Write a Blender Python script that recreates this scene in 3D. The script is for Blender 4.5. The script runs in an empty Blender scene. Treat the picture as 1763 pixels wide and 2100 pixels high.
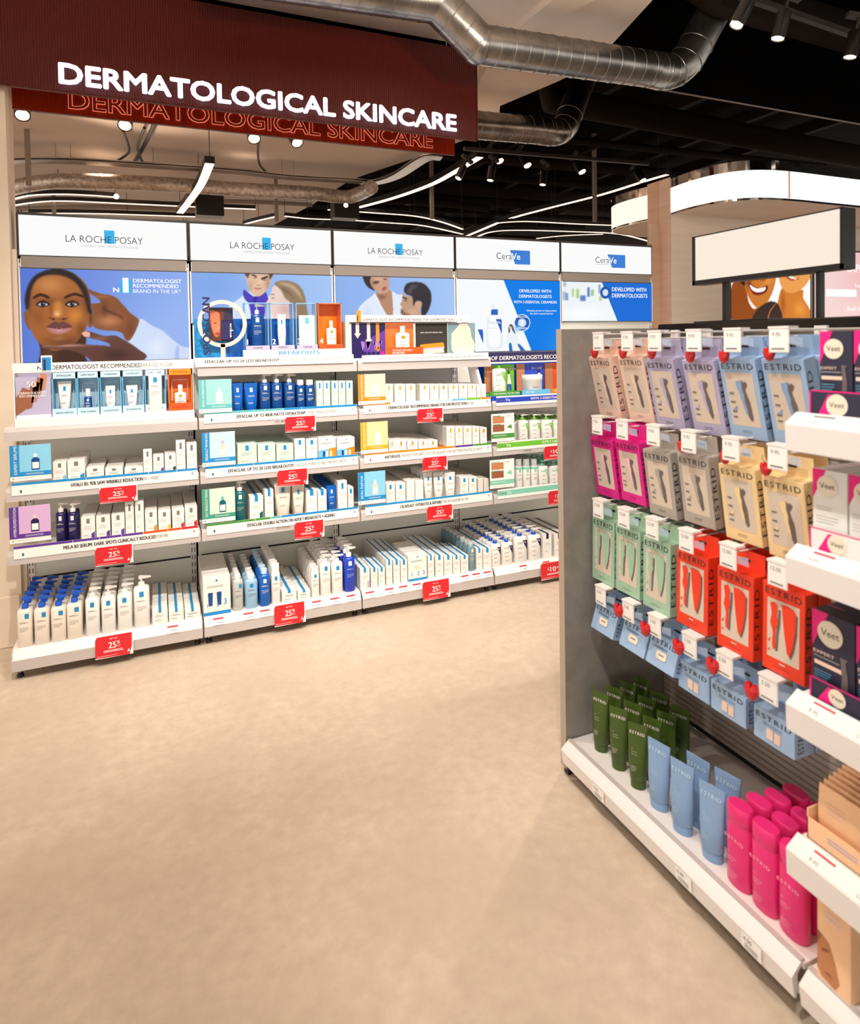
import bpy, math, random
import numpy as np
from mathutils import Vector, Matrix
random.seed(7)
S = bpy.context.scene
COL = S.collection

# ------------------------------------------------------------------ camera
CF, CYAW, CPIT, CROL, CCY, CH = 1334.895, 0.400226, -0.0261016, -0.0167205, 735.465, 1.64724
cf = Vector((math.sin(CYAW)*math.cos(CPIT), math.cos(CYAW)*math.cos(CPIT), math.sin(CPIT)))
cr0 = Vector((math.cos(CYAW), -math.sin(CYAW), 0)); cu0 = cr0.cross(cf)
cr = cr0*math.cos(CROL)+cu0*math.sin(CROL); cu = -cr0*math.sin(CROL)+cu0*math.cos(CROL)
cam_data = bpy.data.cameras.new('camera'); cam = bpy.data.objects.new('camera', cam_data); COL.objects.link(cam)
cam.matrix_world = Matrix(((cr.x, cu.x, -cf.x, 0), (cr.y, cu.y, -cf.y, 0), (cr.z, cu.z, -cf.z, CH), (0, 0, 0, 1)))
cam_data.sensor_fit = 'HORIZONTAL'; cam_data.sensor_width = 36.0; cam_data.lens = CF/1763*36
cam_data.shift_y = (CCY-1050)/1763; cam_data.clip_start = .05; cam_data.clip_end = 100
cam_data.dof.use_dof = True; cam_data.dof.focus_distance = 4.4; cam_data.dof.aperture_fstop = 3.8
S.camera = cam

# ------------------------------------------------------------------ light and exposure
S.view_settings.view_transform = 'Standard'; S.view_settings.look = 'None'
S.view_settings.exposure = 0.0; S.view_settings.gamma = 1.0; S.view_settings.use_curve_mapping = False
WORLD = (1.0, .93, .86); WORLD_S = 1.45
w = bpy.data.worlds.new('shop_ambient'); S.world = w; w.use_nodes = True  # even ambient fill standing in for the rest of the shop's light
w.node_tree.nodes['Background'].inputs[0].default_value = (*WORLD, 1)
w.node_tree.nodes['Background'].inputs[1].default_value = WORLD_S
WARM = (1.0, .84, .68); NEUT = (1.0, .93, .86)
def spot(loc, target, power, size=70, blend=.8, color=WARM, rad=.05):
    l = bpy.data.lights.new('spot_light', 'SPOT'); l.energy = power; l.color = color
    l.spot_size = math.radians(size); l.spot_blend = blend; l.shadow_soft_size = rad
    o = bpy.data.objects.new('spot_light', l); COL.objects.link(o); o.location = loc
    o.rotation_euler = (Vector(target)-Vector(loc)).to_track_quat('-Z', 'Y').to_euler(); return o
# track lamps that wash the shelving wall and the floor
for x in (-.2, .75, 1.7, 2.65):
    spot((x, 1.35, 3.6), (x+.1, 4.1, .7), 250, 62, 1, NEUT, .03)
for x, y in ((-.5, .4), (1.0, .9), (-1.2, 2.2), (.6, 2.6), (2.6, 3.0)):
    spot((x, y, 3.7), (x+.1, y+.2, 0), 130, 115, 1, WARM, .03)
spot((.1, 1.1, 3.6), (1.5, 1.45, 1.0), 165, 60, 1, NEUT, .03)  # this and the next: unseen lamps added to brighten the near gondola
spot((.2, .1, 3.6), (1.4, .9, .9), 135, 60, 1, NEUT, .03)
spot((2.3, .6, 3.5), (4.6, 4.2, 1.9), 420, 75, 1, WARM, .03)
spot((-.3, 1.6, 3.1), (.1, 2.6, 3.8), 60, 150, 1, WARM, .02)  # this and the next: upward fill added to brighten the ceiling raft
spot((1.9, 1.9, 3.1), (2.3, 3.0, 3.8), 60, 150, 1, WARM, .02)

# ------------------------------------------------------------------ measuring helpers: a ray of the photograph met with a plane of the shop
def ray(x, y): return cf + cr*((x-881.5)/CF) - cu*((y-CCY)/CF)
C0 = Vector((0, 0, CH))
def on_y(x, y, Y): d = ray(x, y); return C0+d*(Y/d.y)
def on_x(x, y, X): d = ray(x, y); return C0+d*(X/d.x)
def on_z(x, y, Z): d = ray(x, y); return C0+d*((Z-CH)/d.z)
MIR = 4.30
def mir_z(x, y, Z): p = on_z(x, y, Z); p.y = 2*MIR-p.y; return p
def mir_y(x, y, Y): return Vector((lambda p: (p.x, Y, p.z))(on_y(x, y, 2*MIR-Y)))
def to_px(P):
    q = Vector(P)-C0; z = q.dot(cf); return (881.5+CF*q.dot(cr)/z, CCY-CF*q.dot(cu)/z)

# ------------------------------------------------------------------ materials
def lin(c):
    return tuple((v/12.92 if v <= .04045 else ((v+.055)/1.055)**2.4) for v in [x/255 for x in c])
MATS = {}
def M(name, rgb=None, rough=.5, metal=0, emit=0, alpha=1, trans=0, spec=.5, coat=0):
    if name in MATS: return MATS[name]
    m = bpy.data.materials.new(name); m.use_nodes = True; MATS[name] = m
    b = m.node_tree.nodes['Principled BSDF']; c = lin(rgb)
    b.inputs['Base Color'].default_value = (*c, 1); b.inputs['Roughness'].default_value = rough
    b.inputs['Metallic'].default_value = metal; b.inputs['Specular IOR Level'].default_value = spec
    if emit: b.inputs['Emission Color'].default_value = (*c, 1); b.inputs['Emission Strength'].default_value = emit; b.inputs['Base Color'].default_value = (0, 0, 0, 1); b.inputs['Specular IOR Level'].default_value = 0.1
    if alpha < 1: b.inputs['Alpha'].default_value = alpha
    if trans: b.inputs['Transmission Weight'].default_value = trans
    if coat: b.inputs['Coat Weight'].default_value = coat
    return m
def noise_mat(name, c1, c2, scale, rough=.6, detail=8, bump=0, stretch=(1, 1, 1), metal=0, c3=None, s3=1.2, spec=.5):
    m = bpy.data.materials.new(name); m.use_nodes = True; MATS[name] = m; nt = m.node_tree; N = nt.nodes; L = nt.links
    b = N['Principled BSDF']; tc = N.new('ShaderNodeTexCoord'); mp = N.new('ShaderNodeMapping'); mp.inputs['Scale'].default_value = stretch
    n = N.new('ShaderNodeTexNoise'); n.inputs['Scale'].default_value = scale; n.inputs['Detail'].default_value = detail; n.inputs['Roughness'].default_value = .62
    r = N.new('ShaderNodeValToRGB'); r.color_ramp.elements[0].position = .32; r.color_ramp.elements[1].position = .68
    r.color_ramp.elements[0].color = (*lin(c1), 1); r.color_ramp.elements[1].color = (*lin(c2), 1)
    L.new(tc.outputs['Object'], mp.inputs['Vector']); L.new(mp.outputs[0], n.inputs['Vector']); L.new(n.outputs[0], r.inputs[0])
    out = r.outputs[0]
    if c3:
        n2 = N.new('ShaderNodeTexNoise'); n2.inputs['Scale'].default_value = s3; n2.inputs['Detail'].default_value = 5; n2.inputs['Distortion'].default_value = .6
        r2 = N.new('ShaderNodeValToRGB'); r2.color_ramp.elements[0].position = .38; r2.color_ramp.elements[1].position = .66
        r2.color_ramp.elements[0].color = (0, 0, 0, 1); r2.color_ramp.elements[1].color = (.6, .6, .6, 1)
        mx = N.new('ShaderNodeMixRGB'); mx.inputs[2].default_value = (*lin(c3), 1)
        L.new(mp.outputs[0], n2.inputs['Vector']); L.new(n2.outputs[0], r2.inputs[0]); L.new(r2.outputs[0], mx.inputs[0]); L.new(out, mx.inputs[1]); out = mx.outputs[0]
    L.new(out, b.inputs['Base Color']); b.inputs['Roughness'].default_value = rough; b.inputs['Metallic'].default_value = metal; b.inputs['Specular IOR Level'].default_value = spec
    if bump:
        bp = N.new('ShaderNodeBump'); bp.inputs['Strength'].default_value = bump; bp.inputs['Distance'].default_value = .01; L.new(n.outputs[0], bp.inputs['Height']); L.new(bp.outputs[0], b.inputs['Normal'])
    return m
def attr_mat(name, emit):
    m = bpy.data.materials.new(name); m.use_nodes = True; MATS[name] = m; nt = m.node_tree
    b = nt.nodes['Principled BSDF']; a = nt.nodes.new('ShaderNodeAttribute'); a.attribute_name = 'print'
    if emit:
        b.inputs['Base Color'].default_value = (0, 0, 0, 1); b.inputs['Specular IOR Level'].default_value = .15
        nt.links.new(a.outputs['Color'], b.inputs['Emission Color']); b.inputs['Emission Strength'].default_value = emit
    else: nt.links.new(a.outputs['Color'], b.inputs['Base Color']); b.inputs['Roughness'].default_value = .45
    return m
attr_mat('backlit_print', 1.0); attr_mat('paper_print', 0)
noise_mat('floor_concrete', (200, 182, 161), (218, 201, 180), 18, .5, 15, .03, c3=(193, 175, 154), s3=1.8, spec=.3)
noise_mat('grey_board', (132, 128, 121), (152, 147, 139), 14, .6, 10, .05)
noise_mat('beige_wall', (222, 203, 184), (230, 213, 195), 3, .6, 8, 0, (1, 1, 8))
noise_mat('cream_plaster', (232, 214, 190), (238, 221, 198), 2, .7, 4)
noise_mat('raft_plaster', (214, 200, 188), (222, 208, 196), 1.5, .8, 4)
noise_mat('foil_wrap', (150, 140, 130), (225, 215, 205), 22, .3, 6, .8, (1, 1, 1), .7)
noise_mat('duct_steel', (120, 118, 116), (176, 172, 166), 6, .28, 8, .12, (1, 1, 1), .95)
noise_mat('black_ceiling', (7, 5, 5), (14, 11, 10), 3, .9, 8, spec=.03)
noise_mat('brown_laminate', (204, 168, 144), (216, 182, 158), 5, .5, 6, 0, (1, 1, 6))
for n_, c_, kw in (
    ('white_metal', (238, 232, 228), dict(rough=.4)), ('lip_grey', (196, 188, 184), dict(rough=.45)), ('back_white', (238, 238, 226), dict(rough=.55)), ('strip_white', (246, 243, 238), dict(rough=.4)),
    ('slot_black', (18, 16, 15), dict(rough=.7)), ('black_plastic', (22, 20, 20), dict(rough=.4)), ('black_gloss', (16, 14, 16), dict(rough=.12)), ('dark_grey', (56, 52, 50), dict(rough=.5, spec=.3)),
    ('steel', (190, 188, 186), dict(rough=.3, metal=1)), ('taupe', (150, 138, 128), dict(rough=.5)), ('slat_taupe', (186, 174, 162), dict(rough=.5)), ('edge_beige', (182, 166, 148), dict(rough=.5)), ('pipe_dark', (32, 26, 23), dict(rough=.8, spec=.08)), ('lit_white', (250, 251, 250), dict(emit=1.0)), ('led', (255, 236, 220), dict(emit=3.0)),
    ('letter_lit', (246, 242, 255), dict(emit=3.2)), ('letter_side', (210, 200, 240), dict(emit=.8)), ('letter_glow', (255, 150, 120), dict(emit=1.0)), ('letter_glow_core', (110, 28, 20), dict(emit=.7)), ('lamp_lens', (255, 220, 180), dict(emit=9)),
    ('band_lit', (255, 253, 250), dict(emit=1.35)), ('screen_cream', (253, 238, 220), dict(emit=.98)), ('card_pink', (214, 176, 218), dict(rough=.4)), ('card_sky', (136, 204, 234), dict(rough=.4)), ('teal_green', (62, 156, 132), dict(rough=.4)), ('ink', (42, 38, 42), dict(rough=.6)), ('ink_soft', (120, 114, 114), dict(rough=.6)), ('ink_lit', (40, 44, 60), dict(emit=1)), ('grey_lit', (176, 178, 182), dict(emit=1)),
    ('cyan_lit', (60, 180, 238), dict(emit=1)), ('blue_lit', (62, 128, 214), dict(emit=1)), ('white_lit', (252, 252, 252), dict(emit=1.05)),
    ('white', (240, 238, 232), dict(rough=.4)), ('cream', (238, 226, 204), dict(rough=.45)), ('off', (222, 218, 206), dict(rough=.4)), ('sq_blue', (20, 140, 205), dict(rough=.4)), ('sq_grey', (128, 118, 112), dict(rough=.5)),
    ('navy', (34, 26, 84), dict(rough=.25)), ('blue', (0, 92, 182), dict(rough=.28)), ('deep_blue', (14, 70, 140), dict(rough=.2)), ('royal', (22, 62, 190), dict(rough=.25)), ('cap_blue', (24, 88, 200), dict(rough=.35)), ('teal', (8, 98, 104), dict(rough=.25)),
    ('mint', (206, 226, 212), dict(rough=.45)), ('mint_dark', (130, 206, 180), dict(rough=.4)), ('green', (112, 192, 52), dict(rough=.4)), ('green_dark', (70, 150, 60), dict(rough=.4)), ('orange', (246, 140, 20), dict(rough=.4)), ('orange_red', (236, 84, 24), dict(rough=.4)), ('yellow', (240, 172, 30), dict(rough=.4)),
    ('purple', (92, 50, 150), dict(rough=.4)), ('red', (206, 30, 44), dict(rough=.4)), ('sale_red', (214, 30, 42), dict(rough=.45)), ('sky', (110, 190, 226), dict(rough=.4)), ('seafoam', (96, 184, 186), dict(rough=.4)), ('violet', (150, 110, 190), dict(rough=.4)), ('lilac', (182, 176, 206), dict(rough=.5)), ('baby_blue', (158, 188, 222), dict(rough=.5)),
    ('peach', (240, 208, 190), dict(rough=.5)), ('magenta', (226, 30, 140), dict(rough=.45)), ('stone', (176, 168, 158), dict(rough=.5)), ('butter', (242, 212, 158), dict(rough=.5)), ('sage', (160, 196, 168), dict(rough=.5)), ('coral', (236, 60, 26), dict(rough=.5)), ('panel_cream', (216, 200, 182), dict(rough=.5)),
    ('razor_grey', (108, 96, 94), dict(rough=.4)), ('olive', (66, 88, 24), dict(rough=.4)), ('steel_blue', (134, 168, 208), dict(rough=.4)), ('hot_pink', (232, 44, 122), dict(rough=.3)), ('pink_white', (250, 190, 210), dict(rough=.5)), ('navy_box', (44, 42, 66), dict(rough=.4)), ('veil_pink', (240, 20, 130), dict(rough=.4)), ('peach_box', (250, 204, 160), dict(rough=.5)), ('security_red', (200, 12, 20), dict(rough=.25, coat=.5)),
    ('skin', (196, 130, 86), dict(rough=.5)), ('skin_dark', (150, 90, 60), dict(rough=.5)), ('lemon', (250, 196, 40), dict(rough=.4)), ('ice', (190, 222, 240), dict(rough=.35)), ('silver_teal', (118, 150, 160), dict(rough=.25)), ('clear_grey', (190, 194, 192), dict(rough=.12)), ('water_blue', (150, 190, 220), dict(rough=.15)),
    ('chrome', (200, 196, 192), dict(rough=.06, metal=1)), ('cream_warm', (236, 226, 212), dict(rough=.5)), ('amber', (236, 120, 10), dict(rough=.3)), ('pale_teal', (150, 206, 206), dict(rough=.4))):
    M(n_, c_, **kw)
def acrylic(name, rgb, alpha):
    m = M(name, rgb, rough=.08, alpha=alpha); return m
acrylic('clear_acrylic', (196, 216, 238), .35); acrylic('orange_acrylic', (240, 120, 10), .82); acrylic('sky_acrylic', (150, 205, 238), .55)
m = M('mirror_glass', (238, 224, 212), rough=.0, metal=1.0)
m = M('smoked_edge', (60, 52, 48), rough=.3)
# ribbed dark red acrylic, slightly translucent
m = M('red_acrylic', (88, 26, 18), rough=.2, spec=.6)
m.node_tree.nodes['Principled BSDF'].inputs['Emission Color'].default_value = (*lin((150, 40, 24)), 1)
m.node_tree.nodes['Principled BSDF'].inputs['Emission Strength'].default_value = 0.0
M('red_acrylic_backlit', (196, 70, 40), rough=.25)  # brighter copy of the red acrylic, backlighting put into the colour
# spiral duct: seams as bright thin rings are modelled; body keeps faint streaks

# ------------------------------------------------------------------ mesh building
def V(*a): return Vector(a)
class MB:
    def __init__(s): s.v = []; s.f = []; s.m = []; s.mats = []; s.sm = []
    def mi(s, n):
        if n not in s.mats: s.mats.append(n)
        return s.mats.index(n)
    def add(s, vs, fs, mat, smooth=False):
        b = len(s.v); s.v += [tuple(v) for v in vs]; k = s.mi(mat)
        for f in fs: s.f.append([b+i for i in f]); s.m.append(k); s.sm.append(smooth)
    def quad(s, a, b, c, d, mat): s.add([a, b, c, d], [(0, 1, 2, 3)], mat)
    def box(s, x0, x1, y0, y1, z0, z1, mat, c=0, faces=None):
        if c:
            def rect(i, z):
                a, b, e, d = x0+i, x1-i, y0+i, y1-i; k = c
                return [(a+k, e, z), (b-k, e, z), (b, e+k, z), (b, d-k, z), (b-k, d, z), (a+k, d, z), (a, d-k, z), (a, e+k, z)]
            s.loft([rect(c, z0), rect(0, z0+c), rect(0, z1-c), rect(c, z1)], mat); return
        vs = [(x, y, z) for z in (z0, z1) for y in (y0, y1) for x in (x0, x1)]
        F = dict(bottom=(0, 2, 3, 1), top=(4, 5, 7, 6), front=(0, 1, 5, 4), back=(2, 6, 7, 3), left=(0, 4, 6, 2), right=(1, 3, 7, 5))
        b = len(s.v); s.v += vs
        for k, f in F.items():
            mm = (faces or {}).get(k, mat)
            if mm is None: continue
            s.f.append([b+i for i in f]); s.m.append(s.mi(mm)); s.sm.append(False)
    def loft(s, secs, mat, cap0=True, cap1=True, smooth=False):
        n = len(secs[0]); vs = [p for sec in secs for p in sec]; fs = []
        for i in range(len(secs)-1):
            for j in range(n):
                k = (j+1) % n; fs.append((i*n+j, i*n+k, (i+1)*n+k, (i+1)*n+j))
        s.add(vs, fs, mat, smooth)
        if cap0: s.add(secs[0], [tuple(reversed(range(n)))], mat)
        if cap1: s.add(secs[-1], [tuple(range(n))], mat)
    def sup(s, prof, mat, n=16, p=2.0, cx=0, cy=0, smooth=True, cap0=True, cap1=True):
        """prof: (half width, half depth, z[, power]) sections of a rounded body"""
        secs = []
        for q in prof:
            a, b, z = q[:3]; pw = q[3] if len(q) > 3 else p; sec = []
            for i in range(n):
                t = 2*math.pi*(i+.5)/n; c, d = math.cos(t), math.sin(t)
                sec.append((cx+a*math.copysign(abs(c)**(2/pw), c), cy+b*math.copysign(abs(d)**(2/pw), d), z))
            secs.append(sec)
        s.loft(secs, mat, cap0, cap1, smooth)
    def tube(s, path, r, mat, n=8, caps=True, smooth=True):
        path = [Vector(p) for p in path]; secs = []; up = V(0, 0, 1); prev = None
        for i, p in enumerate(path):
            t = (path[min(i+1, len(path)-1)]-path[max(i-1, 0)]).normalized()
            a = prev if prev is not None else (up if abs(t.dot(up)) < .95 else V(1, 0, 0))
            a = (a-t*a.dot(t)).normalized(); b = t.cross(a); prev = a
            rr = r[i] if isinstance(r, (list, tuple)) else r
            secs.append([tuple(p+a*math.cos(2*math.pi*k/n)*rr+b*math.sin(2*math.pi*k/n)*rr) for k in range(n)])
        s.loft(secs, mat, caps, caps, smooth)
    def ribbon(s, path, w, h, mat, side=None):
        """box section swept along a path in a level plane"""
        path = [Vector(p) for p in path]; secs = []
        for i, p in enumerate(path):
            t = (path[min(i+1, len(path)-1)]-path[max(i-1, 0)]); t.z = 0; t.normalize(); a = V(-t.y, t.x, 0)
            secs.append([tuple(p-a*w/2), tuple(p+a*w/2), tuple(p+a*w/2+V(0, 0, h)), tuple(p-a*w/2+V(0, 0, h))])
        s.loft(secs, mat)
    def plate(s, pts, nrm, th, mat):
        """flat outline with thickness along nrm"""
        pts = [Vector(p) for p in pts]; nrm = Vector(nrm)*th
        s.loft([[tuple(p) for p in pts], [tuple(p+nrm) for p in pts]], mat)
    def text(s, txt, o, u, v, h, mat, w=None, bold=0, sp=1, align='L', depth=0, side=None):
        vs, fs, tw = tgeo(txt, bold, sp); o, u, v = Vector(o), Vector(u).normalized(), Vector(v).normalized()
        sx = (w/tw) if w else h; off = 0
        if align == 'C': off = -tw*sx/2
        if align == 'R': off = -tw*sx
        P = [o+u*(x*sx+off)+v*(y*h) for x, y in vs]
        if bold > 0 and not depth:
            q = bold*h*.9; nrm_ = u.cross(v)
            for k_, (dx, dy) in enumerate(((-1, 0), (1, 0)) if h < .05 else ((-1, -1), (1, -1), (1, 1), (-1, 1))): s.add([p+u*dx*q+v*dy*q+nrm_*1e-5*(k_+1) for p in P], fs, mat)
        if bold > 0 and depth:
            q = bold*h; nrm_ = u.cross(v)
            for k_ in range(8):
                dx, dy = math.cos(k_*math.pi/4), math.sin(k_*math.pi/4); s.add([p+u*dx*q+v*dy*q+nrm_*(depth+1e-5*(k_+1)) for p in P], fs, mat)
        if depth:
            nrm = u.cross(v); n = len(P)
            s.add([p+nrm*depth for p in P], fs, mat)
            cnt = {}
            for f in fs:
                for i in range(len(f)):
                    e = (f[i], f[(i+1) % len(f)]); cnt[e] = 1
            sides = [e for e in cnt if (e[1], e[0]) not in cnt]
            s.add(P+[p+nrm*depth for p in P], [(a, b, b+n, a+n) for a, b in sides], side or mat)
        else: s.add(P, fs, mat)
        return tw*sx
    def mesh(s, name):
        me = bpy.data.meshes.new(name); me.from_pydata(s.v, [], s.f)
        for n in s.mats: me.materials.append(MATS[n])
        me.polygons.foreach_set('material_index', s.m); me.polygons.foreach_set('use_smooth', s.sm); me.update(); return me
    def build(s, name, parent=None, loc=None, rot=None):
        o = bpy.data.objects.new(name, s.mesh(name)); COL.objects.link(o)
        if parent: o.parent = parent
        if loc is not None: o.location = loc
        if rot is not None: o.rotation_euler = rot
        return o
TG = {}
def tgeo(txt, bold=0, sp=1):
    k = (txt, bold, sp)
    if k in TG: return TG[k]
    cu_ = bpy.data.curves.new('t', 'FONT'); cu_.body = txt; cu_.size = 1/.73; cu_.offset = min(bold, 0); cu_.resolution_u = 3; cu_.space_character = sp
    ob = bpy.data.objects.new('t', cu_); COL.objects.link(ob); dg = bpy.context.evaluated_depsgraph_get(); dg.update()
    me = ob.evaluated_get(dg).to_mesh(); vs = [(v.co.x, v.co.y) for v in me.vertices]; fs = [tuple(p.vertices) for p in me.polygons]
    x0 = min(v[0] for v in vs); x1 = max(v[0] for v in vs); vs = [(x-x0, y) for x, y in vs]
    ob.evaluated_get(dg).to_mesh_clear(); bpy.data.objects.remove(ob); bpy.data.curves.remove(cu_)
    TG[k] = (vs, fs, x1-x0); return TG[k]

def tag(o, label, cat=None, group=None, kind=None):
    n = len(label.split())
    if not 4 <= n <= 16: print('LABEL LENGTH', n, label)
    o['label'] = label
    if cat: o['category'] = cat
    if group: o['group'] = group
    if kind: o['kind'] = kind
    return o
def thing(name, label, cat, loc=(0, 0, 0), rz=0, group=None, rot=None):
    o = bpy.data.objects.new(name, None); COL.objects.link(o); o.location = loc; o.rotation_euler = rot or (0, 0, rz); o.empty_display_size = .05
    return tag(o, label, cat, group)
def struct(o, label=None):
    o['kind'] = 'structure'
    if label: o['label'] = label
    return o

# ------------------------------------------------------------------ painter for printed pictures (drawn on a fine grid of printed dots)
class Canvas:
    def __init__(s, X0, X1, Z0, Z1, res, Y, conv):
        s.nx = int((X1-X0)/res); s.nz = int((Z1-Z0)/res); s.X0, s.X1, s.Z0, s.Z1, s.Y, s.res = X0, X1, Z0, Z1, Y, res
        s.gx, s.gz = np.meshgrid(np.linspace(X0, X1, s.nx+1), np.linspace(Z0, Z1, s.nz+1)); s.c = np.ones(s.gx.shape+(3,))*.8; s.conv = conv
    def P(s, pts): 
        r = []
        for x, y in pts: p = on_y(*s.conv(x, y), s.Y); r.append((p.x, p.z))
        return r
    def grad(s, c0, c1, ax=0, c2=None):
        t = ((s.gx-s.X0)/(s.X1-s.X0) if ax == 0 else (s.Z1-s.gz)/(s.Z1-s.Z0))[..., None]
        s.c = np.array(c0)*(1-t)+np.array(c1)*t+0*s.c; s.c = s.c.astype(float)
    def blur(s, a, sig):
        if sig <= 0: return a
        k = int(sig*3)+1; g = np.exp(-.5*(np.arange(-k, k+1)/sig)**2); g /= g.sum()
        a = np.pad(a, k, mode='edge'); a = np.apply_along_axis(lambda r: np.convolve(r, g, 'valid'), 0, a); return np.apply_along_axis(lambda r: np.convolve(r, g, 'valid'), 1, a)
    def mask(s, pts, sm=True, sig=.6):
        p = s.P(pts)
        if sm and len(p) > 3:
            q = []; n = len(p)
            for i in range(n):
                a, b, c, d = [np.array(p[(i+k) % n]) for k in (-1, 0, 1, 2)]
                for t in (0, .25, .5, .75): q.append(.5*((2*b)+(-a+c)*t+(2*a-5*b+4*c-d)*t*t+(-a+3*b-3*c+d)*t**3))
            p = q
        ins = np.zeros(s.gx.shape, bool); n = len(p)
        for i in range(n):
            x0, z0 = p[i]; x1, z1 = p[(i+1) % n]
            if z0 == z1: continue
            cond = ((z0 > s.gz) != (z1 > s.gz)) & (s.gx < (x1-x0)*(s.gz-z0)/(z1-z0)+x0); ins ^= cond
        return s.blur(ins.astype(float), sig)
    def poly(s, pts, col, sig=.6, sm=True, a=1, clip=None):
        m_ = s.mask(pts, sm, sig)*a
        if clip is not None: m_ = m_*clip
        s.c = s.c*(1-m_[..., None])+np.array(col)*m_[..., None]; return m_
    def blob(s, x, y, rx, ry, col, a=.6, clip=None, rot=0):
        p = s.P([(x, y), (x+rx, y), (x, y+ry)]); ax = abs(p[1][0]-p[0][0]); az = abs(p[2][1]-p[0][1])
        dx = s.gx-p[0][0]; dz = s.gz-p[0][1]; cc, ss = math.cos(rot), math.sin(rot); u = (dx*cc+dz*ss)/ax; v = (-dx*ss+dz*cc)/az
        m_ = np.exp(-(u*u+v*v)*1.2)*a
        if clip is not None: m_ = m_*clip
        s.c = s.c*(1-m_[..., None])+np.array(col)*m_[..., None]
    def rect(s, x0, y0, x1, y1, col, sig=.4): return s.poly([(x0, y0), (x1, y0), (x1, y1), (x0, y1)], col, sig, False)
    def build(s, name, parent, mat):
        n = s.nx+1; nz = s.nz+1
        vs = np.stack([s.gx, np.full(s.gx.shape, s.Y), s.gz], -1).reshape(-1, 3)
        i = np.arange((nz-1)*(n-1)); r = i//(n-1); c = i % (n-1); a = r*n+c
        fs = np.stack([a, a+1, a+n+1, a+n], -1)
        me = bpy.data.meshes.new(name); me.from_pydata(vs.tolist(), [], fs.tolist()); me.materials.append(MATS[mat])
        at = me.color_attributes.new('print', 'FLOAT_COLOR', 'POINT'); col = np.clip(s.c, 0, 255)/255
        l = np.where(col <= .04045, col/12.92, ((col+.055)/1.055)**2.4); l = np.concatenate([l, np.ones(l.shape[:2]+(1,))], -1)
        at.data.foreach_set('color', l.reshape(-1).astype(np.float32)); me.update()
        o = bpy.data.objects.new(name, me); COL.objects.link(o); o.parent = parent; return o
UX, UZ = V(1, 0, 0), V(0, 0, 1)
# ================================================================== THE SETTING
WY = 4.2565; BW = .9; BX = [-.6911+BW*i for i in range(6)]; FY = 3.7285
b = MB(); b.box(-8, 12, -8, 9, -.05, 0, 'floor_concrete'); struct(b.build('floor'), 'warm beige polished concrete shop floor')
b = MB(); b.box(-8, 28, -14, 4.33, 4.45, 4.5, 'black_ceiling'); struct(b.build('ceiling'), 'black painted open ceiling high above the shop')
b = MB(); b.box(-3.5, 9, MIR+.03, MIR+.13, 0, 4.45, 'black_ceiling'); struct(b.build('wall_back'), 'dark wall carrying the mirror above the shelving')
# mirror above the shelving, three tall panels with thin seams
mr = thing('mirror', 'large wall mirror above the light boxes reflecting the ceiling', 'mirror', (0, MIR, 2.2))
for i, (a, c) in enumerate(((-.86, 2.083), (2.086, 3.921), (3.925, 8.0))):
    b = MB(); z0 = 2.2 if i < 2 else 2.6
    b.box(a, c, 0, .012, z0-2.2, 3.716-2.2, 'smoked_edge', faces=dict(front='mirror_glass')); b.build('mirror_panel', mr)
# thin moulding on top of the mirror
b = MB(); b.box(-.86, 8, MIR-.006, MIR+.02, 3.716, 3.726, 'taupe'); struct(b.build('trim_1'), 'thin metal trim along the top edge of the mirror')
# cream column on the left with its skirting
b = MB(); b.box(-2.6, -.715, 4.2, 4.34, 0, 4.4, 'cream_plaster'); struct(b.build('wall_left'), 'cream wall end at the left of the shelving')
b = MB(); b.box(-2.6, -.718, 4.175, 4.2, 0, .285, 'cream_plaster', c=.006); struct(b.build('baseboard_left'), 'cream skirting board at the left of the shelving')
b = MB(); b.box(-2.6, -.80, 4.13, 4.2, 1.66, 2.2, 'cream_plaster', c=.01); struct(b.build('trim_2'), 'raised cream panel on the left wall end')
# beige wall on the right with the brown jamb
b = MB(); b.box(3.93, 9, 4.17, 4.33, 0, 2.94, 'beige_wall'); struct(b.build('wall_right'), 'beige textured wall at the right beyond the shelving')
b = MB(); b.box(3.922, 3.93, 4.168, 4.30, 0, 2.96, 'brown_laminate'); struct(b.build('trim_3'), 'brown laminate edge where mirror meets the beige wall')
b = MB(); b.box(3.811, 3.921, 4.286, 4.299, 0, 2.59, 'brown_laminate'); struct(b.build('trim_5'), 'brown laminate filler between the last bay and the beige wall')
b = MB(); b.box(-.714, -.692, 4.24, 4.299, 0, 2.199, 'cream_plaster'); struct(b.build('trim_6'), 'cream filler strip between the left wall and the shelving')
# raised ceiling raft (white) with its stepped outline
zr = 3.80
edge = [on_z(1338, 0, zr), on_z(1249, 97, zr)]
pts = [(-3.4, MIR), (3.22, MIR), (edge[1].x, edge[1].y), (edge[0].x, edge[0].y)]
for x, y in ((1020, 262), (880, 314), (720, 368), (640, 420), (560, 462)):
    q = mir_z(x, y, zr); pts.append((q.x, q.y))
pts += [(-3.4, pts[-1][1])]
b = MB(); sec = [(x, y, zr) for x, y in pts]; b.loft([sec, [(x, y, z+.16) for x, y, z in sec]], 'raft_plaster')
struct(b.build('ceiling_raft'), 'pale plaster ceiling raft hanging below the black ceiling')
b = MB(); b.plate([(2.30, 4.29, 3.80), (2.62, 3.2, 3.80), (2.50, 2.4, 3.80), (2.36, 2.4, 3.80)], (0, 0, -1), .05, 'raft_plaster'); struct(b.build('trim_4'), 'tapering plaster downstand under the ceiling raft')

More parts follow.
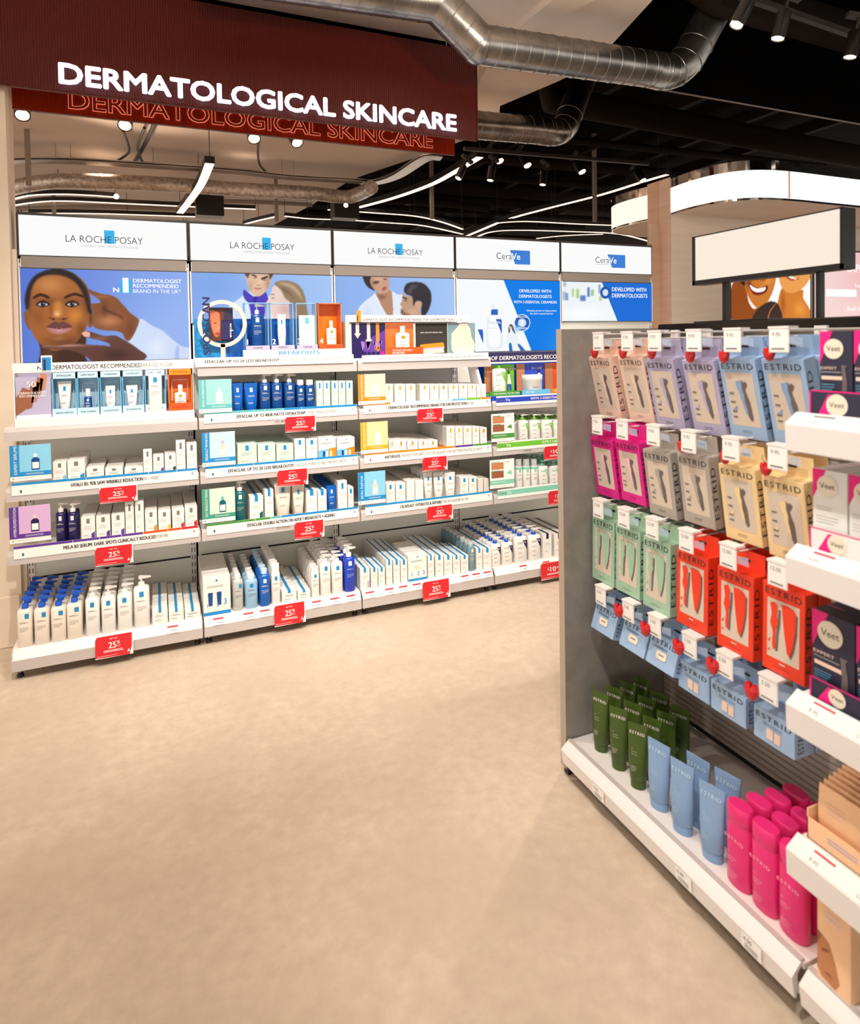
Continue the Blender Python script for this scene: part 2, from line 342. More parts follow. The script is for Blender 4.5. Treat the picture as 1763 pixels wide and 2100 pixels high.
# ------------------------------------------------------------------ red hanging fascia sign
SY = 4.10
sg = thing('fascia_sign', 'dark red ribbed acrylic sign with glowing white capital letters', 'sign', (0, SY, 3.05))
def ribbed(x0, x1, z0, z1, y, mat, pitch=.0145, amp=.004, back=False):
    n = int((x1-x0)/pitch); vs = []; k = 6
    for i in range(n*k+1):
        x = x0+(x1-x0)*i/(n*k); yy = y-amp*math.cos(2*math.pi*i/k)
        vs += [(x, yy, z0), (x, yy, z1)]
    return vs, [(2*i, 2*i+2, 2*i+3, 2*i+1) for i in range(n*k)]
b = MB()
vs, fs = ribbed(-1.9, 2.125, 0, .62, -.004, 'red_acrylic'); b.add(vs, fs, 'red_acrylic', True)
vs, fs = ribbed(-1.9, 2.125, 0, .62, .024, 'red_acrylic'); b.add(vs, [f[::-1] for f in fs], 'red_acrylic_backlit', True)
b.box(-1.9, 2.125, 0, .02, 0, .004, 'red_acrylic'); b.box(2.118, 2.127, -.006, .026, 0, .62, 'red_acrylic'); b.box(-1.9, 2.125, 0, .02, .616, .62, 'red_acrylic')
b.build('ribbed_panel', sg)
b = MB(); b.text('DERMATOLOGICAL SKINCARE', (-.435, -.022, .035), UX, V(0, 0, 1), .112, 'letter_lit', w=2.375, bold=.046, depth=.02, side='letter_side'); 
b.build('lettering', sg)
b = MB(); b.text('DERMATOLOGICAL SKINCARE', (-.435, .0305, .035), UX, UZ, .112, 'letter_glow', w=2.375, bold=.035); b.text('DERMATOLOGICAL SKINCARE', (-.435, .0330, .035), UX, UZ, .112, 'letter_glow_core', w=2.375); o = b.build('letter_glow_plates', sg); tag(o, 'letter-shaped emissive plates imitating the glow through the back of the sign')  # emissive letter plates stand in for light glowing through the panel
for x in (-.6, 1.9):
    b = MB(); b.tube([(x, .01, .62), (x, .01, 1.2)], .004, 'steel', 6); b.build('hanger', sg)
l_ = []

# ------------------------------------------------------------------ spiral duct in front of the sign
DY = 3.6
def dpt(x, y, Y=DY): return on_y(x, y, Y)
dr = .118
def smooth_path(pts, n=6):
    pts = [Vector(p) for p in pts]; q = []
    for i in range(len(pts)-1):
        a = pts[max(i-1, 0)]; b_ = pts[i]; c = pts[i+1]; d = pts[min(i+2, len(pts)-1)]
        for k in range(n):
            t = k/n; q.append(.5*((2*b_)+(-a+c)*t+(2*a-5*b_+4*c-d)*t*t+(-a+3*b_-3*c+d)*t**3))
    q.append(pts[-1]); return q
dk = thing('spiral_duct', 'bare galvanised spiral duct passing in front of the red sign', 'duct', (0, 0, 0))
A = dpt(380, -75); B = dpt(895, 5); Cc = dpt(982, 92); D = dpt(1372, 148); 
Eu = (V(.62, -.62, .48)).normalized()
segs = [(A, B), (B, Cc), (Cc, D)]
for i, (p, q) in enumerate(segs):
    b = MB(); b.tube([p, q], dr, 'duct_steel', 28); L = (q-p).length; t = (q-p).normalized(); n = int(L/.098)
    for k in range(n+1):
        c = p+t*(L*k/max(n, 1)); b.tube([c-t*.003, c-t*.0015, c+t*.0015, c+t*.003], [dr, dr+.003, dr+.003, dr], 'duct_steel', 28, caps=False)
    b.build('duct_length', dk)
for c in (B, Cc):
    b = MB(); rings = 8
    for j in range(rings):
        pass
    b.sup([(dr*math.cos(a)*1.02, dr*math.cos(a)*1.02, dr*math.sin(a)*1.02) for a in [math.pi*(k/10-.5)*.98 for k in range(11)]], 'duct_steel', 24); b.build('elbow', dk, loc=c)
F0 = D+Eu*.20; F1 = F0+V(.30, -.40, .50)*1.0
b = MB(); pth = smooth_path([D-V(.16, 0, .01), D, D+V(.11, -.03, .07), D+V(.19, -.06, .20), D+V(.31, -.10, .42), D+V(.62, -.22, .95)], 5)
b.tube(pth, dr, 'duct_steel', 28)
for k in (3, 7, 11, 15):
    t = (pth[k+1]-pth[k-1]).normalized(); b.tube([pth[k]-t*.006, pth[k]-t*.003, pth[k]+t*.003, pth[k]+t*.006], [dr, dr+.004, dr+.004, dr], 'duct_steel', 28, caps=False)
b.build('elbow', dk)
# dark painted duct high on the right
b = MB(); b.tube([dpt(1500, 60, 3.3)+V(-.2, .1, .34), dpt(1470, 50, 3.3)+V(.0, 0, .2), dpt(1900, 190, 3.3)+V(3, 0, .2)], .13, 'pipe_dark', 24)
tag(b.build('painted_duct'), 'dark painted duct under the black ceiling at upper right', 'duct')

# ------------------------------------------------------------------ ceiling services seen in the mirror
def led(name_label, pts, z, w, group=None, h=.07):
    P = smooth_path([mir_z(x, y, z) for x, y in pts], 5)
    t = thing('led_profile', name_label, 'light', (0, 0, 0), group=group)
    b = MB(); b.ribbon(P, w*1.12, h, 'black_plastic'); 
    b.build('housing', t)
    b = MB(); b.ribbon([p-V(0, 0, .004) for p in P], w, .004, 'led'); b.build('diffuser', t)
    for p in (P[0], P[len(P)//2], P[-1]): b = MB(); b.tube([p+V(0, 0, h), V(p.x, p.y, 4.44)], .004, 'dark_grey', 5); b.build('hanging_wire', t)
    return P
led('short thick LED profile reflected below the lettering, above the first header', [(430, 335), (408, 385), (369, 437)], 3.42, .085)
led('curved LED profile reflected under the right end of the red sign', [(984, 322), (930, 354), (880, 380), (800, 408), (713, 431)], 3.62, .08)
led('long sweeping LED profile reflected left of the curved lit band', [(1368, 358), (1320, 372), (1230, 400), (1120, 428), (1040, 450), (990, 470), (950, 487)], 3.9, .075)
for i, (pts, lb) in enumerate((
    ([(18, 411), (60, 401), (120, 398), (180, 400), (236, 404)], 'thin LED line reflected at far left, highest of its bundle'),
    ([(18, 423), (70, 415), (130, 412), (250, 417), (400, 424), (524, 429)], 'thin LED line reflected above the first header, middle of its bundle'),
    ([(60, 437), (200, 438), (300, 441), (420, 445)], 'thin LED line reflected just above the first white header'),
    ([(500, 460), (530, 452), (566, 444)], 'very short LED line reflected above the second header'),
    ([(672, 430), (760, 436), (850, 443), (905, 455), (948, 470)], 'thin LED line reflected above the third header, upper one'),
    ([(728, 452), (800, 457), (870, 463), (948, 480)], 'thin LED line reflected above the third header, lower one'),
    ([(584, 443), (630, 448), (680, 450)], 'short LED line reflected between second and third header'),
    ([(1020, 457), (1080, 454), (1180, 459), (1285, 463)], 'thin LED line reflected above the fourth header, upper one'),
    ([(975, 487), (1005, 476), (1060, 472), (1180, 475), (1270, 480), (1338, 497)], 'thin LED line reflected above the fourth header, lower one'),
    ([(1100, 489), (1160, 483), (1236, 480)], 'short LED line reflected at the seam of fourth and fifth header'))):
    led(lb, pts, 3.5, .042, 'LED lines reflected low in the mirror', .05)
# spot lamps
def barrel(P, aim, label, group, r=.045, L=.17):
    aim = Vector(aim).normalized(); t = thing('spotlight', label, 'light', P, group=group, rot=aim.to_track_quat('-Z', 'Y').to_euler())
    b = MB(); b.sup([(r, r, 0), (r, r, L), (r*.9, r*.9, L+.006)], 'black_plastic', 20, cap0=False); b.sup([(r*.86, r*.86, .0), (r*.8, r*.8, .02)], 'black_plastic', 20, cap0=False, cap1=False); b.build('barrel', t)
    b = MB(); b.sup([(r*.84, r*.84, .006), (r*.84, r*.84, .008)], 'lamp_lens', 20); b.build('lens', t)
    b = MB(); b.box(-.008, .008, -.008, .008, L*.6, L+.09, 'black_plastic'); b.box(-.02, .02, -.07, .07, L+.08, L+.11, 'dark_grey'); b.build('track_adapter', t)
SPG = 'track spotlights reflected in the mirror'
lbs = ['track spotlight reflected at far left under the red sign', 'brightest track spotlight reflected under the D and E of the sign', 'track spotlight reflected under the middle of the red sign', 'track spotlight tilted right, reflected next to the middle one']
for (x, y, ax), lb in zip(((46, 237, .1), (256, 258, -.1), (521, 285, 0), (610, 293, .3)), lbs):
    P = mir_z(x, y, 3.62); barrel(P, (ax, .75, -1), lb, SPG, .062, .2)
lbs = ['track spotlight reflected right of the red sign, leftmost in the dark part', 'track spotlight reflected below the duct elbow, second in the dark part', 'track spotlight reflected in the dark part under the big duct', 'track spotlight reflected over the sweeping LED profile']
for (x, y), lb in zip(((1025, 331), (1082, 340), (1194, 353), (1318, 371)), lbs):
    P = mir_z(x, y, 3.62); barrel(P, (.1, .6, -1), lb, SPG, .05)
trk = thing('lighting_track', 'black lighting track with spotlights at the upper right', 'track', (0, 0, 0))
ta = on_z(1470, -20, 3.55); tb = on_z(1900, 130, 3.55)
b = MB(); b.ribbon([ta, tb], .036, .034, 'dark_grey'); b.build('track_rail', trk)
for (x, y, aim, lb) in ((1509, 52, (-.55, .1, -1), 'tilted grey spotlight on the track at upper right, left one'), (1594, 80, (-.25, .1, -1), 'grey spotlight on the upper right track, middle one'), (1742, 118, (-.2, .1, -1), 'grey spotlight cut by the right edge of the picture')):
    P = on_z(x, y, 3.30); t_ = barrel(P, aim, lb, 'spotlights on the upper right track', .038, .15)
# cable tray, foil duct, dark pipes and hangers above the middle of the shop
zt = 3.60
P = smooth_path([mir_z(x, y, zt) for x, y in ((10, 334), (131, 333), (300, 342), (480, 354), (590, 366), (718, 373), (765, 377), (813, 363), (870, 328), (905, 326))], 8)
t = thing('cable_tray', 'perforated steel cable tray reflected under the ceiling raft', 'cable tray')
b = MB(); b.ribbon(P, .14, .004, 'steel')
for s_ in (-1, 1):
    Q = []
    for i, p in enumerate(P):
        d = P[min(i+1, len(P)-1)]-P[max(i-1, 0)]; d.z = 0; d.normalize(); Q.append(p+V(-d.y, d.x, 0)*s_*.07)
    b.ribbon(Q, .003, .035, 'steel')
    for i in range(len(Q)-1):
        for k in range(4):
            c = Q[i].lerp(Q[i+1], (k+.5)/4)
            d = (Q[i+1]-Q[i]).normalized(); n_ = V(-d.y, d.x, 0)*.003
            b.add([c-d*.02+n_+V(0, 0, .01), c+d*.02+n_+V(0, 0, .01), c+d*.02+n_+V(0, 0, .022), c-d*.02+n_+V(0, 0, .022)], [(0, 1, 2, 3)], 'slot_black')
            b.add([c-d*.02-n_+V(0, 0, .01), c+d*.02-n_+V(0, 0, .01), c+d*.02-n_+V(0, 0, .022), c-d*.02-n_+V(0, 0, .022)], [(0, 1, 2, 3)], 'slot_black')
b.build('tray', t)
b = MB()
for k in range(3): b.tube([p+V(0, (k-1)*.03, .014) for p in P], .008, 'black_plastic', 6)
b.build('cable_bundle', t)
for x, y in ((130, 335), (300, 340), (420, 350), (590, 364)):
    q = mir_z(x, y, zt); b = MB(); b.tube([q+V(-.07, 0, 0), q+V(-.07, 0, .2)], .004, 'steel', 6); b.tube([q+V(.07, 0, 0), q+V(.07, 0, .2)], .004, 'steel', 6); b.build('hanger_rod', t)
t = thing('foil_duct', 'foil wrapped round duct reflected below the cable tray', 'duct')
P = smooth_path([mir_z(x, y, 3.5) for x, y in ((5, 392), (60, 378), (150, 371), (338, 378), (480, 388), (632, 396), (705, 404), (735, 398), (762, 384))], 6)
b = MB(); b.tube(P, .085, 'foil_wrap', 16); b.build('duct_body', t); b = MB()
for i in range(6, len(P)-2, 8):
    d = (P[i+1]-P[i]).normalized(); b.tube([P[i]-d*.008, P[i]+d*.008], .088, 'foil_wrap', 16)
b.build('band', t)
def pipe(name, label, cat, pts, z, r, mat, group=None):
    P = smooth_path([mir_z(x, y, z) for x, y in pts], 5); b = MB(); b.tube(P, r, mat, 12); tag(b.build(name), label, cat, group)
pipe('air_duct', 'wide dark duct reflected behind the sweeping LED profile', 'duct', ((870, 378), (1000, 388), (1140, 398), (1290, 420)), 4.24, .14, 'pipe_dark')
pipe('air_duct', 'dark duct reflected low between third and fourth header', 'duct', ((700, 408), (860, 412), (1000, 428)), 3.9, .06, 'pipe_dark')
pipe('conduit_pipe', 'thin pipe reflected above the first header, left part', 'pipe', ((10, 430), (200, 424), (420, 432)), 3.75, .035, 'taupe')
pipe('conduit_pipe', 'thin pipe reflected above the second header', 'pipe', ((400, 412), (520, 414), (640, 420)), 3.75, .03, 'taupe')
pipe('flexible_hose', 'black hose hooking down from the sign to the tray, left one', 'hose', ((252, 268), (264, 300), (262, 315), (240, 330)), 3.66, .013, 'black_plastic')
pipe('flexible_hose', 'black hose curving beside the slanted pipe reflected under the sign', 'hose', ((296, 262), (283, 300), (286, 318), (293, 333)), 3.66, .013, 'black_plastic')
pipe('flexible_hose', 'black hose dropping below the middle spotlight reflected under the sign', 'hose', ((530, 290), (529, 320), (534, 340), (548, 355)), 3.66, .013, 'black_plastic')
pipe('conduit_pipe', 'slanted dark conduit reflected between the two left hoses', 'pipe', ((318, 250), (300, 290), (276, 332)), 3.7, .02, 'dark_grey')
for (xt, yt, xb, yb, lb) in ((57, 318, 38, 438, 'pale strap reflected at the far left end of the mirror'), (110, 405, 112, 440, 'short pale post reflected above the first header'), (566, 407, 573, 462, 'pale post reflected above the second header'), (885, 402, 908, 482, 'slanting pale post reflected above the third header'), (1219, 410, 1223, 497, 'pale post reflected through the sweeping LED profile')):
    a = mir_z(xt, yt, 3.55); c = V(a.x, a.y, 2.6); a.z = 3.55
    b = MB(); b.box(-.022, .022, -.022, .022, 0, 1.2, 'taupe'); tag(b.build('suspension_post', loc=(a.x, a.y, 3.25)), lb, 'post', 'suspension posts reflected in the mirror')
for i, (x, y, lb) in enumerate(((430, 445, 'black projector box reflected above the gap of first two headers'), (707, 450, 'black speaker box reflected above the third header'))):
    a = mir_z(x, y, 3.3); b = MB(); b.box(-.17, .17, -.12, .12, 0, .28, 'black_plastic', c=.01); tag(b.build('speaker_box', loc=a), lb, 'speaker')
# open grid of dark services, filling the far ceiling
for i in range(9):
    y = 1.6-i*1.15; b = MB(); b.tube([(-3.2+.3*i, y, 4.05+.05*(i % 3)), (9, y+.5, 4.08+.05*(i % 3))], .05+.03*(i % 2), 'pipe_dark', 8)
    tag(b.build('service_pipe'), 'dark service pipe under the black ceiling, %s from the mirror' % ['first', 'second', 'third', 'fourth', 'fifth', 'sixth', 'seventh', 'eighth', 'ninth'][i], 'pipe', 'dark service pipes in the ceiling void')
for i in range(5):
    x = 3.3+i*1.1; b = MB(); b.box(x, x+.09, -6, 3.9, 4.22, 4.36, 'pipe_dark'); tag(b.build('steel_beam'), 'dark beam running away under the black ceiling', 'beam', 'dark beams in the ceiling void')

# ------------------------------------------------------------------ curved lit band on the right wall
cb = thing('curved_light_band', 'curved glowing white band with a chrome top on the beige wall', 'light', (0, 0, 0))
path = smooth_path([(3.93, 4.166, 0), (3.905, 3.95, 0), (3.93, 3.72, 0), (4.03, 3.56, 0), (4.2, 3.48, 0), (4.45, 3.45, 0), (4.95, 3.45, 0), (6.4, 3.45, 0)], 6)
def wall_strip(b, path, z0, z1, mat, th=.01):
    secs = []
    for i, p in enumerate(path):
        t = (path[min(i+1, len(path)-1)]-path[max(i-1, 0)]).normalized(); n = V(-t.y, t.x, 0)
        secs.append([(p.x, p.y, z0), (p.x+n.x*th, p.y+n.y*th, z0), (p.x+n.x*th, p.y+n.y*th, z1), (p.x, p.y, z1)])
    b.loft(secs, mat)
b = MB(); wall_strip(b, path, 2.672, 2.872, 'band_lit'); b.build('diffuser', cb)
b = MB(); wall_strip(b, path, 2.874, 2.945, 'chrome'); b.build('chrome_fascia', cb)
b = MB(); wall_strip(b, path, 2.655, 2.67, 'chrome'); b.build('chrome_edge', cb)
b = MB(); P = [(p.x, p.y+.0, 2.66) for p in path]+[(6.4, 4.166, 2.66)]; b.add(P, [tuple(range(len(P)))], 'beige_wall'); b.add([(x, y, 2.94) for x, y, z in P], [tuple(range(len(P)))], 'black_plastic'); b.build('soffit', cb)
b = MB(); b.box(4.385, 4.392, 3.443, 3.452, 2.672, 2.872, 'brown_laminate'); b.build('joint_strip', cb)
# poster of two smiling people and the pink screen on the beige wall
PY = 4.155
def conv_id(x, y): return (x, y)
def zc(s_, ox, oy): return lambda x, y: (ox+x*s_, oy+y*s_)
wp = thing('backlit_poster', 'backlit poster of two smiling people with bare shoulders', 'poster', (0, 0, 0))
cv = Canvas(4.58, 5.56, 1.79, 2.33, .004, PY, zc(.2853, 1260, 320)); cv.grad((252, 250, 250), (252, 250, 250))
sk = (196, 108, 36)
n1 = cv.poly([(838, 950), (880, 900), (940, 920), (960, 1040), (1000, 1100), (1060, 1080), (1080, 1190), (840, 1190)], (150, 72, 18), 1)
f1 = cv.poly([(930, 860), (940, 960), (990, 1060), (1040, 1095), (1090, 1060), (1140, 960), (1165, 830), (1150, 740), (1040, 700), (940, 760)], (206, 120, 44), 1)
cv.blob(1100, 880, 40, 60, (240, 160, 70), .7, f1); cv.blob(960, 900, 25, 60, (120, 54, 14), .8, f1); cv.poly([(1020, 870), (1050, 840), (1090, 870), (1070, 900)], (150, 70, 24), 2, a=.8)
cv.poly([(960, 905), (1000, 935), (1050, 950), (1100, 930), (1090, 975), (1040, 1000), (990, 985)], (120, 40, 30), .8); cv.poly([(972, 925), (1020, 950), (1085, 943), (1070, 972), (1020, 980), (985, 960)], (250, 246, 240), .6)
cv.poly([(880, 860), (930, 880), (935, 930), (905, 910)], (40, 24, 14), 1)
n2 = cv.poly([(1195, 960), (1260, 980), (1350, 960), (1355, 1020), (1400, 1100), (1421, 1190), (1180, 1190)], (214, 124, 44), 1)
f2 = cv.poly([(1170, 800), (1180, 880), (1205, 950), (1250, 985), (1310, 975), (1370, 930), (1410, 860), (1421, 760), (1300, 720), (1180, 750)], (236, 160, 80), 1)
cv.poly([(1215, 820), (1260, 850), (1310, 890), (1330, 870), (1290, 895), (1250, 890), (1225, 860)], (190, 90, 60), .8); cv.poly([(1232, 832), (1270, 860), (1305, 885), (1268, 880), (1245, 862)], (252, 248, 244), .5)
cv.blob(1330, 1100, 50, 60, (250, 176, 70), .6, n2); cv.blob(1210, 1060, 18, 90, (150, 70, 20), .6, n2)
cv.poly([(1000, 1190), (1020, 1110), (1080, 1060), (1130, 1045), (1180, 1075), (1195, 1190)], (58, 40, 34), 1); cv.poly([(1095, 1190), (1110, 1120), (1150, 1065), (1156, 1068), (1118, 1125), (1103, 1190)], (180, 110, 60), .5)
cv.build('printed_picture', wp, 'backlit_print')
b = MB(); a0 = 4.565; b.box(a0, 5.575, PY+.003, PY+.014, 1.775, 2.345, 'smoked_edge'); b.build('frame', wp)
ps = thing('promotional_screen', 'pink glowing screen with white writing at the right edge', 'screen', (0, 0, 0))
cv = Canvas(5.62, 6.9, 1.79, 2.43, .012, PY, conv_id); cv.grad((246, 222, 218), (238, 160, 160)); cv.blob(1745, 640, 60, 30, (250, 220, 214), .7); cv.build('display_picture', ps, 'backlit_print')
b = MB(); b.box(5.61, 6.91, PY+.003, PY+.014, 1.775, 2.445, 'smoked_edge'); b.build('frame', ps)
b = MB(); 
for tx, x, y, h in (('EXPERT', 1737, 557, .075), ('Free skin check', 1753, 590, .04), ('Book online', 1737, 637, .045)):
    q = on_y(x, y, PY-.003); b.text(tx, q, UX, UZ, h, 'white_lit', bold=.02)
q = on_y(1694, 608, PY-.003); q2 = on_y(1756, 594, PY-.003); b.quad(q, V(q2.x, q.y, q.z), q2, V(q.x, q.y, q2.z), 'white_lit'); b.build('lettering', ps)
# ================================================================== THE SHELVING WALL
ORD = ['leftmost', 'second', 'third', 'fourth', 'fifth', 'sixth', 'seventh', 'eighth', 'ninth', 'tenth', 'eleventh', 'twelfth', 'thirteenth', 'fourteenth', 'fifteenth', 'sixteenth', 'seventeenth']
BAYN = ['leftmost', 'second', 'third', 'fourth', 'fifth']
LV = {'T': 1.480, 'A': 1.1916, 'B': .8939, 'C': .5805, 'D': .051}
DECK = {k: (v+.062 if k != 'D' else .15) for k, v in LV.items()}
bay_shelves = ['ABCD', 'TABCD', 'TABCD', 'ABCD', 'ABCD']
HZ0, HZ1, PZ1 = 2.166, 2.402, 2.102
PZ0 = [1.563, 1.784, 1.784, 1.563, 1.785]
for i in range(5):
    x0 = BX[i]; t = thing('shelving_bay', '%s bay of the white metal shelving wall, counted from the left' % BAYN[i], 'shelving', (x0, 4.272, 0))
    b = MB(); b.box(.012, .888, .0, .012, .04, 2.17, 'back_white'); b.box(.017, .883, -.014, .0, 2.09, 2.18, 'taupe'); b.build('back_panel', t)
    b = MB(); b.box(.03, .87, -.002, .0, .335, .345, 'slot_black'); b.build('panel_gap', t)
    for s_ in ((0, .9) if i == 0 else (.9,)):
        b = MB(); b.box(s_-.017+(.0175 if s_ == 0 else -.0175), s_+.017+(.0175 if s_ == 0 else -.0175), -.012, .012, .0, 2.15, 'white_metal')
        s_ += .0175 if s_ == 0 else -.0175
        for k in range(52):
            z = .10+k*.045
            for dx in (-.008, .008): b.quad((s_+dx-.0022, -.0125, z), (s_+dx+.0022, -.0125, z), (s_+dx+.0022, -.0125, z+.028), (s_+dx-.0022, -.0125, z+.028), 'slot_black')
        b.build('upright', t)
    for k in bay_shelves[i]:
        z = LV[k]; y0 = FY-4.272; b = MB()
        if k != 'D':
            b.box(.004, .896, y0+.012, .0, z+.048, z+.062, 'white_metal')
            # folded front lip with angled ticket edge
            b.loft([[(x, y0, z), (x, y0+.012, z), (x, y0+.012, z+.062), (x, y0+.006, z+.062), (x, y0, z+.046)] for x in (.004, .896)], 'lip_grey')  # greyer than the white shelf: the lip's shade is put into the colour
            for xx in (.004, .889): b.box(xx, xx+.007, y0+.012, 0, z+.004, z+.05, 'white_metal')
            for xx in (.012, .88): b.box(xx, xx+.008, y0+.02, -.02, z+.0, z+.048, 'white_metal')
        else:
            b.box(.004, .896, y0+.03, .0, .135, .15, 'white_metal')
            b.loft([[(x, y0, z), (x, y0+.012, z), (x, y0+.03, .15), (x, y0+.026, .15), (x, y0, z+.055)] for x in (.004, .896)], 'lip_grey')  # base front greyed the same way, shade in the colour
            b.loft([[(x, y0-.001, z+.056), (x, y0+.025, .152), (x, y0+.026, .151), (x, y0, z+.054)] for x in (.01, .89)], 'strip_white')
            for xx in (.004, .889): b.box(xx, xx+.007, y0+.012, 0, z, .135, 'white_metal')
        sh = b.build('base_shelf' if k == 'D' else 'shelf', t)
    for xx in (.03, .87):
        b = MB(); b.sup([(.004, .004, .0), (.004, .004, .09)], 'steel', 8, cx=xx, cy=FY-4.272+.06); b.sup([(.016, .016, 0), (.016, .016, .012), (.010, .010, .018)], 'black_plastic', 14, cx=xx, cy=FY-4.272+.06); b.build('levelling_foot', t)
    # white illuminated header
    lab = ['white light box header, leftmost, above the poster of one face', 'white light box header, second, above the man in a purple collar', 'white light box header, third, above the two people in white', 'white light box header with blue angled logo, left one', 'white light box header with blue angled logo, right one']
    t = thing('light_box_header', lab[i], 'light box', (x0, WY, HZ0))
    hh = HZ1-HZ0; b = MB(); b.box(.003, .897, .001, .045, 0, hh, 'smoked_edge'); b.build('frame', t)
    b = MB(); b.box(.011, .889, -.002, .001, .006, hh-.007, 'lit_white'); b.build('face', t)
    b = MB()
    if i < 3:
        c0 = on_y([135, 472, 754][i], [500, 512, 520][i], WY).x-x0; c1 = on_y([293, 603, 866][i], 500, WY).x-x0; zz = .088; W_ = c1-c0
        sqx = c0+W_*.49; b.box(sqx, sqx+W_*.135, -.0032, -.0025, zz-.002, zz+.075, 'cyan_lit')
        b.text('LA ROCHE POSAY', (c0, -.0036, zz), UX, UZ, .042, 'ink_lit', w=W_, bold=-.012)
        b.text('LABORATOIRE DERMATOLOGIQUE', (c0+W_*.19, -.0036, zz-.026), UX, UZ, .014, 'grey_lit', w=W_*.74, bold=-.01)
    else:
        c0 = on_y([1017, 1220][i-3], 520, WY).x-x0; c1 = on_y([1086, 1281][i-3], 520, WY).x-x0; W_ = c1-c0; zz = .085
        z0 = .05; z1 = .155
        b.plate([(c0+W_*.55, -.003, z0), (c1, -.003, z0), (c1, -.003, z1), (c0+W_*.40, -.003, z1)], (0, -1, 0), .0005, 'blue_lit')
        b.text('Cera', (c0, -.004, zz), UX, UZ, .05, 'ink_lit', w=W_*.45, bold=-.008); b.text('Ve', (c0+W_*.45, -.004, zz), UX, UZ, .05, 'white_lit', w=W_*.25, bold=.012)
        b.box(c0+.01, c0+W_*.45, -.0034, -.003, zz-.014, zz-.011, 'grey_lit')
    b.build('logo', t)
# thin dark rail over the headers
b = MB(); b.box(BX[0], BX[5], WY-.003, WY+.03, HZ1, HZ1+.008, 'smoked_edge'); tag(b.build('header_rail'), 'thin dark rail on top of the white light box headers', 'rail')

# ------------------------------------------------------------------ posters
PYF = WY-.004
def poster(i, label, scale, ox, oy, res=.0026):
    t = thing('light_box_poster', label, 'poster', (0, 0, 0)); x0, x1 = BX[i]+.008, BX[i+1]-.008
    b = MB(); b.box(x0-.005, x1+.005, WY, WY+.04, PZ0[i], PZ1, 'smoked_edge'); 
    for a_, b_ in ((x0-.004, x0+.003), (x1-.003, x1+.004)): b.box(a_, b_, PYF-.004, WY, PZ0[i], PZ1, 'strip_white')
    b.build('frame', t)
    return t, Canvas(x0, x1, PZ0[i]+.004, PZ1-.006, res, PYF, zc(scale, ox, oy))
def ptext(b, cv, txt, x, y, x1, h_px, mat, bold=0.02, al='L'):
    """writing on a poster, baseline at x,y, ending at x1"""
    p = on_y(*cv.conv(x, y), cv.Y-.0015); q = on_y(*cv.conv(x1, y), cv.Y-.0015); r = on_y(*cv.conv(x, y-h_px), cv.Y-.0015)
    b.text(txt, p, V(q.x-p.x, 0, (q.z-p.z)*0), UZ, r.z-p.z, mat, w=(q.x-p.x), bold=bold)
def prect(b, cv, x0, y0, x1, y1, mat, off=.001):
    p = on_y(*cv.conv(x0, y1), cv.Y-off); q = on_y(*cv.conv(x1, y0), cv.Y-off); b.quad(p, V(q.x, p.y, p.z), V(q.x, p.y, q.z), V(p.x, p.y, q.z), mat)

# poster 1: close-up of a face held by two hands
t, cv = poster(0, 'backlit poster of one dark-skinned face held by two hands', .2382, 0, 420)
cv.grad((92, 124, 214), (140, 172, 238)); cv.blob(1500, 1100, 500, 400, (160, 188, 244), .7); cv.blob(250, 600, 200, 300, (80, 112, 205), .5)
cv.poly([(1100, 1180), (1195, 985), (1300, 1035), (1400, 1085), (1480, 1155), (1560, 1215), (1650, 1250), (1660, 1420), (1180, 1420), (1265, 1305)], (208, 222, 250), 1.2)
cv.poly([(1515, 1240), (1540, 1225), (1530, 1420), (1500, 1420)], (170, 188, 236), 2); cv.blob(1350, 1230, 90, 90, (235, 242, 255), .7)
n1 = cv.poly([(330, 1130), (350, 1260), (360, 1420), (760, 1420), (730, 1300), (715, 1100), (400, 1090)], (72, 44, 34), 1.2); cv.blob(420, 1300, 60, 80, (120, 74, 48), .6, n1)
for e in ([(206, 930), (224, 918), (246, 960), (264, 1070), (240, 1062), (214, 1000)], [(752, 930), (785, 898), (806, 950), (802, 1030), (770, 1058), (748, 1000)]): cv.poly(e, (146, 86, 48), 1)
cv.blob(782, 980, 12, 40, (80, 44, 26), .7)
fc = cv.poly([(238, 740), (224, 850), (236, 960), (262, 1060), (300, 1145), (380, 1225), (470, 1256), (560, 1240), (640, 1200), (705, 1120), (742, 1060), (762, 960), (778, 860), (765, 740), (700, 640), (600, 580), (480, 560), (350, 600), (270, 680)], (170, 102, 52), 1.2)
cv.blob(430, 690, 120, 75, (208, 142, 84), .85, fc); cv.blob(650, 960, 70, 70, (222, 140, 54), .8, fc); cv.blob(330, 965, 60, 80, (142, 80, 38), .7, fc); cv.blob(560, 1180, 190, 60, (106, 62, 38), .8, fc); cv.blob(745, 800, 40, 170, (100, 60, 38), .8, fc); cv.blob(250, 820, 30, 150, (110, 66, 40), .7, fc)
cv.blob(700, 1080, 50, 80, (110, 64, 34), .7, fc); cv.blob(510, 1150, 60, 22, (180, 116, 74), .7, fc); cv.blob(390, 830, 110, 36, (116, 66, 38), .7, fc); cv.blob(620, 830, 100, 36, (120, 68, 38), .7, fc)
cv.poly([(470, 840), (520, 835), (535, 930), (520, 960), (470, 958), (455, 930)], (214, 140, 70), 3, a=.8, clip=fc); cv.blob(492, 940, 28, 24, (252, 196, 130), .9, fc); cv.blob(440, 900, 18, 60, (130, 74, 38), .6, fc)
cv.poly([(420, 962), (440, 985), (480, 982), (505, 992), (535, 984), (570, 986), (590, 962), (570, 975), (505, 985), (445, 975)], (92, 46, 28), 1.4, a=.9); cv.blob(460, 985, 16, 8, (50, 24, 18), .9, fc); cv.blob(548, 985, 16, 8, (50, 24, 18), .9, fc)
